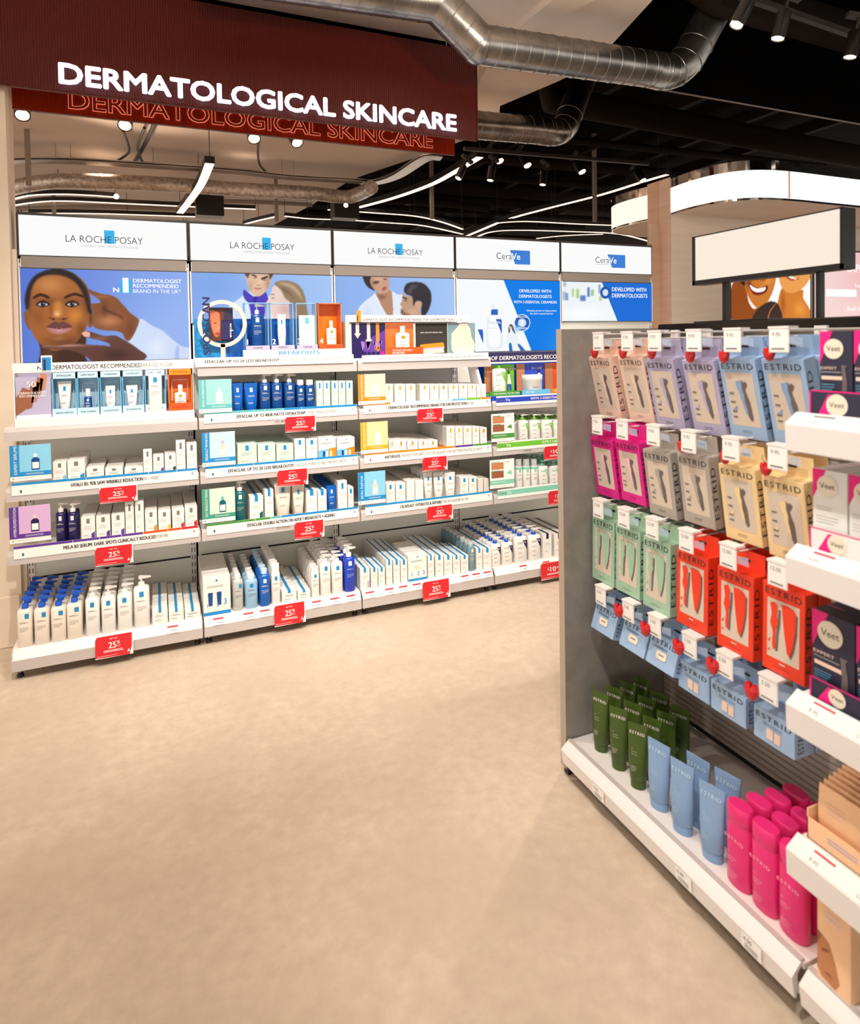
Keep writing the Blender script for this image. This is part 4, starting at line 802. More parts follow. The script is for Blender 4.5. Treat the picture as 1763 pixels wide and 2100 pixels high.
# --- second bay, middle shelf
for a, c_ in ((487, 528), (529, 566), (567, 603)): row(1, 'B', a, c_, 910, fn=carton, n=6, desc='wide pale green carton', cat='box', name='skincare_carton', d=.06, face='mint', sq='sq_blue', sqw=.17, sqh=.2)
for a, c_ in ((604, 627), (628, 652)): row(1, 'B', a, c_, 899, fn=carton, n=6, desc='slim white carton', cat='box', name='skincare_carton', d=.055)
for a, c_ in ((653, 690), (691, 728)): row(1, 'B', a, c_, 897, fn=carton, n=5, desc='gift carton with blue and orange print', cat='box', name='gift_carton', d=.06, kit='split', sq=None)
# --- second bay, lower shelf
row(1, 'C', 482, 506, 988, fn=pump_bottle, n=2, desc='teal bottle with white pump', cat='bottle', name='pump_bottle', d=.06, body='teal', sq='white', ink='off', ph=.23)
row(1, 'C', 512, 541, 1017, fn=carton, n=8, desc='white carton, blue square and band', cat='box', name='skincare_carton', d=.05, band=True, accent='teal')
row(1, 'C', 543, 562, 1004, fn=carton, n=8, desc='slim white carton, blue band', cat='box', name='skincare_carton', d=.05, band=True, sqw=.3)
for a, c_, y in ((565, 600, 990), (601, 627, 996)): row(1, 'C', a, c_, y, fn=tube_pack, n=4, desc='cream white squeeze tube', cat='tube', name='squeeze_tube', d=.05, body='cream_warm', capw=.66)
for a, c_ in ((628, 651), (652, 671)): row(1, 'C', a, c_, 1005, fn=carton, n=8, desc='white carton, pale blue top', cat='box', name='skincare_carton', d=.05, band=True, sqw=.34)
row(1, 'C', 672, 692, 997, fn=tube_pack, n=7, desc='bright blue squeeze tube', cat='tube', name='squeeze_tube', d=.055, body='blue', sq='white', ink='white', capw=.72)
row(1, 'C', 693, 713, 986, fn=carton, n=8, desc='tall white carton', cat='box', name='skincare_carton', d=.05, band=False)
row(1, 'C', 714, 726, 999, fn=carton, n=6, desc='narrow white carton', cat='box', name='skincare_carton', d=.05, sqw=.4)
# --- second bay, base shelf
row(1, 'D', 417, 474, 1183, fn=carton, n=7, desc='large gift carton numbered 1 2 3', cat='box', name='gift_carton', d=.058, kit='tubes', sq=None)
row(1, 'D', 478, 501, 1180, fn=cap_bottle, n=7, desc='clear bottle, white cap', cat='bottle', name='capped_bottle', d=.058, body='clear_grey', sq='sq_blue', ink='ink_soft', ch=.13, sx=.012)
row(1, 'D', 503, 531, 1180, fn=cap_bottle, n=7, desc='pale blue bottle, white cap', cat='bottle', name='capped_bottle', d=.058, body='water_blue', sq='sq_blue', ink='ink_soft', ch=.13)
row(1, 'D', 532, 556, 1168, fn=cap_bottle, n=7, desc='blue bottle, clear cap', cat='bottle', name='capped_bottle', d=.058, body='blue', cap='ice', ch=.14)
row(1, 'D', 557, 577, 1158, fn=cap_bottle, n=8, desc='tall white spray bottle', cat='bottle', name='spray_bottle', d=.052, body='white', cap='white', sq='sq_blue', ink='ink_soft', ch=.18, cw=.8)
for a, c_ in ((578, 609), (610, 637)): row(1, 'D', a, c_, 1211, fn=carton, n=8, desc='low white carton, blue band', cat='box', name='skincare_carton', d=.052, band=True, sqw=.2)
row(1, 'D', 639, 657, 1164, fn=cap_bottle, n=8, desc='slim white bottle', cat='bottle', name='capped_bottle', d=.05, body='white', cap='white', sq='sq_blue', ink='ink_soft', ch=.1, cw=.8)
for a, c_ in ((658, 681), (682, 706)): row(1, 'D', a, c_, 1140, fn=pump_bottle, n=6, desc='tall white bottle, white pump', cat='bottle', name='pump_bottle', d=.066, body='white', ph=.18)
row(1, 'D', 707, 731, 1124, fn=pump_bottle, n=4, desc='royal blue bottle, white pump', cat='bottle', name='pump_bottle', d=.068, body='royal', sq='white', ink='ice', ph=.22)
# --- third bay, upper shelf
for i, (a, c_) in enumerate(((790, 807), (810, 832), (833, 853), (861, 881), (882, 900), (901, 919), (920, 940), (941, 959), (960, 977), (978, 997))):
    row(2, 'A', a, c_, 788, fn=carton, n=5, desc='white carton with %s foot' % ('yellow' if i < 6 else 'coloured'), cat='box', name='sun_care_carton', d=.05, sq='yellow' if i != 5 else 'orange', strip='yellow' if i < 6 else ('violet', 'orange', 'green_dark', 'yellow')[i-6], sqw=.2)
# --- third bay, middle shelf
for a, c_ in ((797, 812), (812, 834), (835, 857), (858, 878), (878, 898)): row(2, 'B', a, c_, 903, fn=carton, n=6, desc='low white carton, orange square', cat='box', name='sun_care_carton', d=.06, sq='orange', strip='deep_blue', sqw=.16, sqh=.26)
for a, c_ in ((916, 933), (934, 950), (951, 968), (969, 983)): row(2, 'B', a, c_, 875, fn=carton, n=8, desc='white carton, orange foot', cat='box', name='sun_care_carton', d=.05, sq='yellow', strip='orange', sqw=.22)
row(2, 'B', 985, 999, 877, fn=carton, n=3, desc='slim pale carton, orange square', cat='box', name='sun_care_carton', d=.04, sq='orange', sqw=.3)
# --- third bay, lower shelf
for a, c_ in ((792, 811), (812, 832)): row(2, 'C', a, c_, 991, fn=carton, n=8, desc='white carton, blue square', cat='box', name='skincare_carton', d=.05)
for a, c_ in ((834, 851), (852, 869)): row(2, 'C', a, c_, 985, fn=carton, n=8, desc='thin white sachet box', cat='box', name='skincare_carton', d=.05, sq=None)
for a, c_ in ((871, 890), (891, 912), (914, 937)): row(2, 'C', a, c_, 970, fn=tube_pack, n=5, desc='tall white squeeze tube', cat='tube', name='squeeze_tube', d=.05, body='white', capw=.7)
for a, c_ in ((944, 961), (962, 978)): row(2, 'C', a, c_, 978, fn=carton, n=8, desc='white carton, cyan square', cat='box', name='skincare_carton', d=.05, sqw=.3)
for a, c_ in ((980, 991), (992, 1003)): row(2, 'C', a, c_, 982, fn=carton, n=8, desc='narrow beige carton', cat='box', name='skincare_carton', d=.05, face='off', sq=None)
# --- third bay, base shelf
row(2, 'D', 739, 759, 1165, fn=carton, n=5, desc='short white carton, blue band', cat='box', name='skincare_carton', d=.055, band=True, accent='lilac')
for a, c_ in ((761, 775), (776, 790)): row(2, 'D', a, c_, 1164, fn=carton, n=4, desc='short narrow carton, blue band', cat='box', name='skincare_carton', d=.055, band=True, sqw=.34)
for a, c_ in ((792, 805), (807, 821), (822, 836)): row(2, 'D', a, c_, 1148, fn=carton, n=8, desc='tall narrow carton, blue band', cat='box', name='skincare_carton', d=.055, band=True, sqw=.34)
row(2, 'D', 837, 876, 1137, fn=carton, n=5, desc='gift carton printed 1 2 3', cat='box', name='gift_carton', d=.055, kit='hands', sq=None)
for i, (a, c_) in enumerate(((878, 891), (893, 910), (911, 928), (929, 944), (945, 961))): row(2, 'D', a, c_, 1139, fn=carton, n=8 if i < 3 else 5, desc='tall white carton, blue band', cat='box', name='skincare_carton', d=.055, band=True, sqw=.28)
row(2, 'D', 962, 976, 1113, fn=cap_bottle, n=8, desc='grey teal clear bottle', cat='bottle', name='capped_bottle', d=.055, body='silver_teal', cap='clear_grey', sq='white', ch=.1, cw=.7)
for a, c_ in ((977, 990), (991, 1008)): row(2, 'D', a, c_, 1124, fn=carton, n=8, desc='white carton, small blue band', cat='box', name='skincare_carton', d=.055, band=True, sqw=.3)
# --- fourth bay
for a, c_ in ((1066, 1086), (1089, 1111), (1113, 1136), (1138, 1162), (1164, 1188)): row(3, 'B', a, c_, 850, fn=pump_bottle, n=5, desc='white bottle, green pump', cat='bottle', name='pump_bottle', d=.06, body='white', pump='white', collar='green', logo='green', ph=.2)
for a, c_ in ((1059, 1074), (1075, 1090), (1091, 1105)): row(3, 'C', a, c_, 942, fn=cap_bottle, n=5, desc='foam bottle, mint collar', cat='bottle', name='foam_bottle', d=.045, body='white', cap='clear_grey', collar='mint_dark', sq='mint_dark', ink='ink_soft', ch=.22, cw=.8)
for a, c_ in ((1107, 1127), (1129, 1149), (1151, 1172)): row(3, 'C', a, c_, 945, fn=pump_bottle, n=5, desc='white bottle, mint pump', cat='bottle', name='pump_bottle', d=.06, body='white', pump='mint_dark', collar='mint_dark', logo='mint_dark', ph=.2)
for a, c_, y, n in ((1009, 1029, 1103, 8), (1031, 1054, 1100, 8)): row(3, 'D', a, c_, y, fn=pump_bottle, n=n, desc='white bottle, blue collar', cat='bottle', name='pump_bottle', d=.055, body='white', pump='white', collar='cap_blue', logo='navy', ph=.22)
for a, c_, y, n in ((1057, 1084, 1088, 7), (1086, 1112, 1085, 7)): row(3, 'D', a, c_, y, fn=pump_bottle, n=n, desc='big white bottle, blue collar', cat='bottle', name='pump_bottle', d=.063, body='white', pump='white', collar='cap_blue', logo='navy', ph=.2)
for a, c_ in ((1114, 1132), (1137, 1157), (1159, 1179)): row(3, 'D', a, c_, 1094, fn=carton, n=7, desc='white carton, blue top stripe', cat='box', name='skincare_carton', d=.06, sq='navy', band=True, sqw=.3)
# pump bottle whose top shows over the near gondola, on the right bay
p = on_y(1318, 672, 3.95); pr = pump_bottle(.07, .05, .21, body='white', pump='white', collar='cap_blue', logo='navy', ph=.22); zb = 1.48
b = MB(); b.box(BX[4]+.01, BX[5]-.01, 3.9, 4.25, 1.43, 1.445, 'white_metal'); tag(b.build('metal_shelf'), 'upper shelf of the rightmost bay, mostly hidden by the gondola', 'shelf')
p = on_y(1318, 690, 4.0); place(pr, 'pump_bottle', (p.x, 4.0, 1.4455), 'lone white bottle with blue collar showing above the gondola end', 'bottle')

# ================================================================== SHELF CARDS, STRIPS AND SALE SIGNS
def rectY(xa, xb, yt, yb, Y):
    ym = (yt+yb)/2; xm = (xa+xb)/2; return on_y(xa, ym, Y).x, on_y(xb, ym, Y).x, on_y(xm, yb, Y).z, on_y(xm, yt, Y).z
def strip(bay, lv, txt, txt2, bands, lab, pxa=None, frac=(.22, .75), logo=None, solid=None):
    z = LV[lv]; x0, x1 = BX[bay]+.03, BX[bay+1]-.012; Y = FY-.0035; t = thing('shelf_edge_strip', lab, 'shelf strip', (x0, Y, z+.03)); W_ = x1-x0
    b = MB(); b.box(0, W_, 0, .0015, 0, .062, solid and 'strip_white' or 'strip_white')
    a = 0; zb0, zb1 = (.05, .062) if not solid else (.02, .052)
    for f_, m_ in bands: b.quad((W_*a, -.0006, zb0), (W_*(f_)-.002, -.0006, zb0), (W_*(f_)-.002, -.0006, zb1), (W_*a, -.0006, zb1), m_); a = f_
    b.build('strip', t); b = MB()
    s0, s1 = frac; w_ = (s1-s0)*W_
    if solid:
        b.text(txt, (W_*s0, -.0012, .028), UX, UZ, .017, 'strip_white', w=w_, bold=.02); b.text('Cera', (.01, -.0012, .026), UX, UZ, .022, 'ink_soft', w=.055); b.text('Ve', (.068, -.0012, .026), UX, UZ, .022, 'strip_white', w=.035)
    else:
        k = len(txt)/(len(txt)+len(txt2)*.85+.01)
        b.text(txt, (W_*s0, -.0012, .020), UX, UZ, .019, 'ink', w=w_*k, bold=.045)
        if txt2: b.text(txt2, (W_*s0+w_*k+.006, -.0012, .020), UX, UZ, .018, 'ink_soft', w=w_*(1-k)-.006, bold=0)
        b.quad((.035, -.001, .012), (.043, -.001, .012), (.043, -.001, .026), (.035, -.001, .026), 'teal' if logo is None else logo); b.quad((W_-.03, -.001, .026), (W_-.018, -.001, .026), (W_-.018, -.001, .04), (W_-.03, -.001, .04), 'lilac')
    b.build('lettering', t); return t
strip(0, 'B', 'HYALU B5: 95% SAW WRINKLE REDUCTION', 'IN 1 WEEK*', [(.38, 'sq_blue'), (.72, 'sq_blue'), (.88, 'sq_blue'), (1, 'sq_blue')], 'white edge strip about wrinkle reduction with blue line, left bay', frac=(.3, .78))
strip(0, 'C', 'MELA B3 SERUM: DARK SPOTS CLINICALLY REDUCED', 'FOR 94%', [(.3, 'purple'), (.44, 'purple'), (.56, 'purple'), (.68, 'purple'), (.82, 'orange_red'), (.9, 'orange_red'), (1, 'red')], 'white edge strip about dark spots with purple and orange line', frac=(.25, .82))
strip(1, 'A', 'EFFACLAR: UP TO 48HR MATTE HYDRATION*.', 'VISIBLY REDUCES PORES', [(.38, 'seafoam'), (.5, 'seafoam'), (.62, 'sq_blue'), (1, 'sq_blue')], 'white edge strip about matte hydration, second bay upper shelf', frac=(.2, .86))
strip(1, 'B', 'EFFACLAR: UP TO 3X LESS BREAKOUTS*.', 'UNCLOGS PORES TO HELP PREVENT SPOTS', [(.3, 'sq_blue'), (.7, 'sq_blue'), (1, 'sq_blue')], 'white edge strip about fewer breakouts, second bay middle shelf', frac=(.14, .92))
strip(1, 'C', 'EFFACLAR: DOUBLE ACTION ON ADULT BREAKOUTS + AGEING', '', [(.3, 'green_dark'), (.4, 'green_dark'), (.47, 'seafoam'), (.8, 'sq_blue'), (1, 'sq_blue')], 'white edge strip about adult breakouts with green and blue line', frac=(.25, .83))
strip(2, 'A', '1 DERMATOLOGIST RECOMMENDED BRAND FOR SUN PROTECTION', 'IN GB*', [(.2, 'orange'), (.68, 'ice'), (.8, 'sky'), (.92, 'green'), (1, 'orange')], 'white edge strip about sun protection, third bay upper shelf', frac=(.17, .86), logo='orange_red')
strip(2, 'B', 'ANTHELIOS:', 'THE MOST EFFICIENT UV FILTER AGAINST THE MOST PENETRATING UV RAYS', [(.7, 'orange'), (.85, 'purple'), (1, 'green_dark')], 'white edge strip with orange purple green line, third bay', frac=(.15, .92), logo='orange_red')
strip(2, 'C', 'CICAPLAST: HYDRATES & REPAIRS', 'THE SKIN BARRIER IN 1HR', [(.37, 'sq_blue'), (.8, 'sq_blue'), (1, 'sq_blue')], 'white edge strip about skin repair, third bay lower shelf', frac=(.26, .8))
strip(3, 'B', 'SUPPLY CERAMIDES + LOCKS IN SKIN MOISTURE', '', [(1, 'green')], 'bright green edge strip on the fourth bay middle shelf', solid=1, frac=(.4, .98))
strip(3, 'C', 'ESSENTIAL FOR OILY SKIN', '', [(1, 'mint_dark')], 'mint green edge strip on the fourth bay lower shelf', solid=1, frac=(.66, .98))
strip(3, 'A', 'WITH 3 ESSENTIAL CERAMIDES TO HELP PROTECT', '', [(1, 'royal')], 'royal blue edge strip under the blue fourth bay display', solid=1, frac=(.3, .98))
def card(xa, xb, yt, yb, edge_, bg, pic, cap_, lab, title, foot=True, skin=False):
    X0, X1, Z0, Z1 = rectY(xa, xb, yt, yb, FY-.006); t = thing('shelf_card', lab, 'card', (X0, FY-.008, Z0)); W_, H = X1-X0, Z1-Z0; b = MB()
    b.box(0, W_, 0, .0018, 0, H, 'strip_white'); e = -.0006
    if skin:
        b.quad((0, e, H*.12), (W_, e, H*.12), (W_, e, H*.28), (0, e, H*.28), edge_)
        for k in (0, 1): z = H*(.36+.3*k); b.quad((W_*.06, e, z), (W_*.56, e, z), (W_*.56, e, z+H*.24), (W_*.06, e, z+H*.24), 'skin' if k else 'skin_dark'); b.quad((W_*.06, e*1.5, z+H*.245), (W_*.4, e*1.5, z+H*.245), (W_*.4, e*1.5, z+H*.27), (W_*.06, e*1.5, z+H*.27), edge_)
        b.text('Cera', (W_*.62, e, H*.88), UX, UZ, H*.07, 'ink_soft'); b.plate([(W_*.66, e, H*.5), (W_*.9, e, H*.44), (W_*.86, e, H*.6)], (0, -1, 0), .0003, edge_); lines(b, W_*.08, W_*.7, H*.22, e*2, 2, 'strip_white', .0014, .005); lines(b, W_*.12, W_*.7, H*.06, e, 1)
    else:
        z0 = H*.12 if foot else 0
        b.quad((0, e, z0), (W_, e, z0), (W_, e, H), (0, e, H), bg); b.quad((0, e*1.4, z0), (W_*.23, e*1.4, z0), (W_*.23, e*1.4, H), (0, e*1.4, H), edge_); b.quad((W_*.23, e*1.4, z0), (W_, e*1.4, z0), (W_, e*1.4, z0+H*.12), (W_*.23, e*1.4, z0+H*.12), edge_)
        cx = W_*.62; ww = W_*.10; b.plate([(cx-ww, e, H*.28), (cx+ww, e, H*.28), (cx+ww, e, H*.58), (cx+ww*.4, e, H*.64), (cx-ww*.4, e, H*.64), (cx-ww, e, H*.58)], (0, -1, 0), .0006, pic); b.quad((cx-ww*.4, e*2, H*.64), (cx+ww*.4, e*2, H*.64), (cx+ww*.4, e*2, H*.74), (cx-ww*.4, e*2, H*.74), cap_); b.quad((cx-ww*.8, e*2.6, H*.32), (cx+ww*.8, e*2.6, H*.32), (cx+ww*.8, e*2.6, H*.5), (cx-ww*.8, e*2.6, H*.5), 'strip_white')
        b.text(title, (W_*.17, e*3, z0+H*.06), UZ, V(-1, 0, 0), W_*.075, 'strip_white', w=min(H*.8, len(title)*W_*.075))
        lines(b, W_*.38, W_*.85, z0+H*.07, e*3, 2, 'strip_white', .0012, .004); b.quad((W_*.06, e, H*.045), (W_*.1, e, H*.045), (W_*.1, e, H*.075), (W_*.06, e, H*.075), 'green_dark'); lines(b, W_*.14, W_*.6, H*.06, e, 1)
    b.build('card', t)
card(20, 105, 912, 984, 'sq_blue', 'card_sky', 'deep_blue', 'white', 'blue card with a serum bottle, left bay middle shelf', 'EXPERT SERUMS')
card(19, 104, 1037, 1111, 'purple', 'card_pink', 'navy', 'peach', 'purple card with a dropper bottle, left bay lower shelf', 'HYPER-PIGMENTATION')
card(407, 475, 778, 846, 'seafoam', 'pale_teal', 'white', 'ice', 'teal card with a white jar, second bay upper shelf', 'SKIN HYDRATION')
card(414, 482, 886, 955, 'sq_blue', 'ice', 'peach', 'lilac', 'blue card with a slim tube, second bay middle shelf', 'BREAKOUT PRONE SKIN')
card(414, 482, 1001, 1070, 'teal_green', 'mint', 'teal', 'seafoam', 'green card with a teal tube, second bay lower shelf', 'OILY BREAKOUT PRONE')
card(734, 790, 767, 829, 'orange', 'peach', 'white', 'cream', 'orange card with a white flask, third bay upper shelf', 'DAILY SUN PROTECTION')
card(739, 795, 865, 929, 'yellow', 'butter', 'white', 'cream', 'orange card with a small sun bottle, third bay middle shelf', 'DAILY SUN PROTECTION')
card(734, 790, 967, 1033, 'sq_blue', 'card_sky', 'peach', 'white', 'blue card with a cream tube, third bay lower shelf', 'SKIN REPAIR')
card(1007, 1054, 848, 905, 'green_dark', 'white', 'white', 'white', 'white card with two skin patches and green bar', '', skin=True)
card(1004, 1054, 942, 1000, 'mint_dark', 'white', 'white', 'white', 'white card with two skin patches and mint bar', '', skin=True)
def sale(xa, xb, yt, yb, lab, big='25', tilt=0):
    X0, X1, Z0, Z1 = rectY(xa, xb, yt, yb, FY-.012); W_, H = X1-X0, Z1-Z0; t = thing('sale_sign', lab, 'sign', (X0, FY-(.022 if tilt else .008), Z0), rot=(math.radians(-tilt), 0, 0)); b = MB()
    b.plate([(0, 0, 0), (W_, 0, 0), (W_, 0, H), (0, 0, H)], (0, 1, 0), .0015, 'strip_white'); e = -.0006
    b.plate([(W_*.0, e, H*.04), (W_*.9, e, 0), (W_*.97, e, H*.4), (W_*.97, e, H), (W_*.05, e, H), (0, e, H*.85)], (0, 1, 0), .0004, 'sale_red'); b.build('board', t); b = MB(); y = -.0014
    if big == '25':
        b.text('25', (W_*.35, y, H*.42), UX, UZ, H*.3, 'strip_white', w=W_*.2, bold=.03); b.text('%', (W_*.57, y, H*.58), UX, UZ, H*.15, 'strip_white', bold=.02); b.text('OFF', (W_*.57, y, H*.45), UX, UZ, H*.06, 'strip_white', bold=.01); b.text('UP TO', (W_*.38, y, H*.82), UX, UZ, H*.07, 'strip_white', w=W_*.2)
    else: b.text('£', (W_*.26, y, H*.55), UX, UZ, H*.18, 'strip_white', bold=.02); b.text('10', (W_*.36, y, H*.45), UX, UZ, H*.3, 'strip_white', w=W_*.2, bold=.03); b.text('.00', (W_*.58, y, H*.6), UX, UZ, H*.1, 'strip_white')
    lines(b, W_*.22, W_*.8, H*.32, y, 2, 'strip_white', H*.025, H*.06, 5); lines(b, W_*.04, W_*.6, H*.1, y, 1, 'strip_white', H*.012); b.plate([(W_*.84, y, H*.14), (W_*.91, y, H*.14), (W_*.885, y, H*.28)], (0, -1, 0), .0002, 'strip_white'); b.build('lettering', t)
sale(204, 282, 998, 1030, 'red 25% sign hanging from the left bay middle shelf')
sale(195, 273, 1120, 1158, 'red 25% sign hanging from the left bay lower shelf')
sale(195, 273, 1302, 1345, 'red 25% sign hanging from the left bay base shelf', tilt=6)
sale(585, 648, 854, 885, 'red 25% sign on the second bay upper shelf')
sale(569, 632, 963, 996, 'red 25% sign on the second bay middle shelf')
sale(604, 665, 1069, 1104, 'red 25% sign on the second bay lower shelf')
sale(562, 626, 1238, 1279, 'red 25% sign on the second bay base shelf', tilt=6)
sale(856, 909, 838, 866, 'red 25% sign on the third bay upper shelf')
sale(867, 918, 937, 965, 'red 25% sign on the third bay middle shelf')
sale(876, 929, 1037, 1067, 'red 25% sign on the third bay lower shelf')
sale(866, 922, 1190, 1227, 'red 25% sign on the third bay base shelf', tilt=6)
sale(1116, 1168, 914, 942, 'red 10 pound sign on the fourth bay middle shelf', 'ten')
sale(1125, 1176, 1005, 1034, 'red 10 pound sign on the fourth bay lower shelf', 'ten')
sale(1108, 1162, 1152, 1185, 'red 10 pound sign on the fourth bay base shelf', 'ten', tilt=6)
for tx, x, y, lab in (('Anti-ageing', 564, 865, 'small black printed shelf word on second bay upper lip'), ('Anti-blemish', 567, 1084, 'small black printed shelf word on second bay lower lip'), ('Cleansing', 1074, 925, 'small black printed shelf word on fourth bay middle lip')):
    p = on_y(x, y, FY-.002); b = MB(); b.box(-.004, .085, 0, .0012, -.004, .016, 'lip_grey'); b.text(tx, (0, -.0006, 0), UX, UZ, .011, 'ink', bold=.01); tag(b.build('shelf_label', loc=p), lab, 'label')
# price tickets along the base shelves
tki = {}
for bay, xs in ((0, (.45,)), (0, (.83,)), (1, (.09,)), (1, (.27,)), (1, (.37,)), (1, (.47,)), (1, (.70,)), (1, (.82,)), (1, (.93,)), (2, (.06,)), (2, (.20,)), (2, (.30,)), (2, (.40,)), (2, (.77,)), (2, (.86,)), (2, (.95,)), (3, (.25,)), (3, (.45,))):
    x = BX[bay]+.9*xs[0]; b = MB(); e = .0004; tki[bay] = tki.get(bay, -1)+1
    def tk(u, v): return (u, -.001+v*.25*.06-.0015, v*.06*.97)
    b.add([(-.032, FY-.0038, .110), (.032, FY-.0038, .110), (.032, FY+.0165, .145), (-.032, FY+.0165, .145)], [(0, 1, 2, 3)], 'strip_white')
    b.add([(-.030, FY+.0085, .136), (.024, FY+.0085, .136), (.024, FY+.0125, .143), (-.030, FY+.0125, .143)], [(0, 1, 2, 3)], 'sale_red')
    b.add([(-.010, FY+.0008, .120), (.020, FY+.0008, .120), (.020, FY+.0018, .1225), (-.010, FY+.0018, .1225)], [(0, 1, 2, 3)], 'ink_soft')
    tag(b.build('price_ticket', loc=(x, -.0012, 0)), 'small white ticket with red bar, %s ticket on the %s base shelf front' % (ORD[tki[bay]], BN[bay]), 'price ticket', 'price tickets on the %s base shelf' % BN[bay])

# ================================================================== DISPLAYS ON THE TOP SHELVES
DYF = 3.765
def R_(xa, xb, yt, yb): return rectY(xa, xb, yt, yb, DYF)
def local_box(b, r, y0, y1, mat, o): b.box(r[0]-o[0], r[1]-o[0], y0, y1, r[2]-o[2], r[3]-o[2], mat)
# left bay display
Xa = on_y(30, 800, DYF).x; Xb = on_y(397, 800, DYF).x; Zt = 1.555; Zc = 1.525; Zd = DECK['A']
t = thing('counter_display', 'white product display with six pale blue and orange niches', 'display', (Xa, DYF, Zd)); L_ = Xb-Xa
b = MB(); b.box(0, L_, -.028, .20, 0, .045, 'strip_white', c=.002); b.build('plinth', t)
b = MB(); b.box(-.01, L_+.005, .022, .026, Zc-Zd, Zt-Zd+.018, 'peach'); b.box(-.01, L_+.005, .020, .022, Zc-Zd, Zt-Zd+.018, 'strip_white'); b.build('header_board', t)
b = MB(); o = on_y(104, 755, DYF); b.text('DERMATOLOGIST RECOMMENDED', (on_y(105, 752, DYF).x-Xa, -.0072+.026, Zc-Zd+.012), UX, UZ, .024, 'ink', w=on_y(290, 752, DYF).x-on_y(105, 752, DYF).x, bold=.015); b.text('BRAND IN GB*', (on_y(293, 752, DYF).x-Xa, -.0072+.026, Zc-Zd+.012), UX, UZ, .022, 'ink_soft', w=on_y(356, 752, DYF).x-on_y(293, 752, DYF).x, bold=-.01); b.text('N', (on_y(75, 752, DYF).x-Xa, -.0072+.026, Zc-Zd+.012), UX, UZ, .022, 'ink', bold=.01)
x_ = on_y(85, 752, DYF).x-Xa; b.box(x_-.004, x_+.045, -.0085+.026, -.0072+.026, Zc-Zd+.006, Zc-Zd+.085, 'strip_white'); b.box(x_, x_+.04, -.0095+.026, -.0085+.026, Zc-Zd+.01, Zc-Zd+.075, 'sq_blue'); b.text('1', (x_+.008, -.0102+.026, Zc-Zd+.012), UX, UZ, .055, 'navy', bold=.04); b.build('header_lettering', t)
b = MB(); b.box(-.004, .0, 0, .16, .0, Zc-Zd, 'strip_white'); b.box(L_-.004, L_, 0, .16, .0, Zc-Zd, 'strip_white'); b.box(0, L_, .165, .17, .045, Zc-Zd, 'lilac'); b.build('back_board', t)
cells = [(107, 157), (158, 203), (205, 249), (251, 295), (297, 340), (345, 394)]
heads = ['EFFACLAR', 'EXPERT SERUMS', 'TOLERIANE', 'CICAPLAST', 'LIPIKAR', 'ANTHELIOS']; feet_ = ['BREAKOUT PRONE SKIN', 'SKIN AGEING', 'ULTRA SENSITIVE', 'DRY DAMAGED SKIN', 'DRY & ECZEMA', 'SUN PROTECTION']
for i, (a, c_) in enumerate(cells):
    x0 = on_y(a, 800, DYF).x-Xa; x1 = on_y(c_, 800, DYF).x-Xa; z0, z1 = .045, Zc-Zd-.004; m_ = 'orange_acrylic' if i == 5 else 'clear_acrylic'; f_ = 'orange' if i == 5 else 'sky'
    b = MB(); b.box(x0, x0+.004, -.002, .09, z0, z1, f_); b.box(x1-.004, x1, -.002, .09, z0, z1, f_); b.box(x0, x1, -.002, .09, z1-.03, z1, f_ if i == 5 else 'ice'); b.box(x0+.004, x1-.004, .088, .09, z0, z1-.03, 'amber' if i == 5 else 'ice'); b.box(x0, x1, -.012, .0, z0, z0+.04, 'orange_red' if i == 5 else 'ice')
    b.text(heads[i], ((x0+x1)/2, -.0035, z1-.018), UX, UZ, .008, 'ink', w=(x1-x0)*.6, align='C'); b.text(feet_[i], ((x0+x1)/2, -.0135, z0+.016), UX, UZ, .008, 'ink', w=(x1-x0)*.7, align='C')
    b.box(x0+.018, x1-.018, .07, .072, z0+.16, z0+.164, 'strip_white'); b.box(x0+.018, x0+.021, .07, .072, z0+.05, z0+.164, 'strip_white'); b.box(x1-.021, x1-.018, .07, .072, z0+.05, z0+.164, 'strip_white')
    b.build('niche', t)
b = MB(); x0, x1 = 0.005, on_y(106, 800, DYF).x-Xa-.004
b.quad((x0, -.003, .06), (x1, -.003, .06), (x1, -.003, Zc-Zd-.02), (x0, -.003, Zc-Zd-.02), 'lilac'); w_ = x1-x0
b.plate([(x0, -.004, .06), (x0+w_*.35, -.004, .1), (x0+w_*.45, -.004, .18), (x0+w_*.2, -.004, .2), (x0, -.004, .15)], (0, -1, 0), .0005, 'skin_dark')
for q in range(4): b.plate([(x0+w_*(.3+.13*q), -.005, .09+.03*q), (x0+w_*(.45+.13*q), -.005, .1+.03*q), (x0+w_*(.6+.1*q), -.005, .2+.02*q), (x0+w_*(.42+.1*q), -.005, .21+.02*q)], (0, -1, 0), .0004, 'skin' if q % 2 else 'skin_dark')
b.text('50', (x0+w_*.32, -.0065, .2), UX, UZ, .03, 'strip_white'); b.text('DERMATOLOGIST', (x0+w_*.08, -.0065, .165), UX, UZ, .012, 'strip_white', w=w_*.8, bold=.02); b.text('RECOMMENDED', (x0+w_*.1, -.0065, .15), UX, UZ, .012, 'strip_white', w=w_*.75, bold=.02); b.box(x0, x1, -.006, -.003, .045, .06, 'strip_white'); b.build('picture_panel', t)
def disp(fn, xa, xb, yt, zb, yc, lab, cat, name, d=.035, **kw):
    x0 = on_y(xa, yt+30, yc).x; x1 = on_y(xb, yt+30, yc).x; h = on_y((xa+xb)/2, yt, yc).z-zb
    place(fn(x1-x0, d, h, **kw), name, ((x0+x1)/2, yc, zb+.0006), lab, cat)
zp = Zd+.046
disp(tube_pack, 119, 147, 782, zp, DYF+.035, 'white tube in the leftmost niche of the left bay display', 'tube', 'squeeze_tube', body='white')
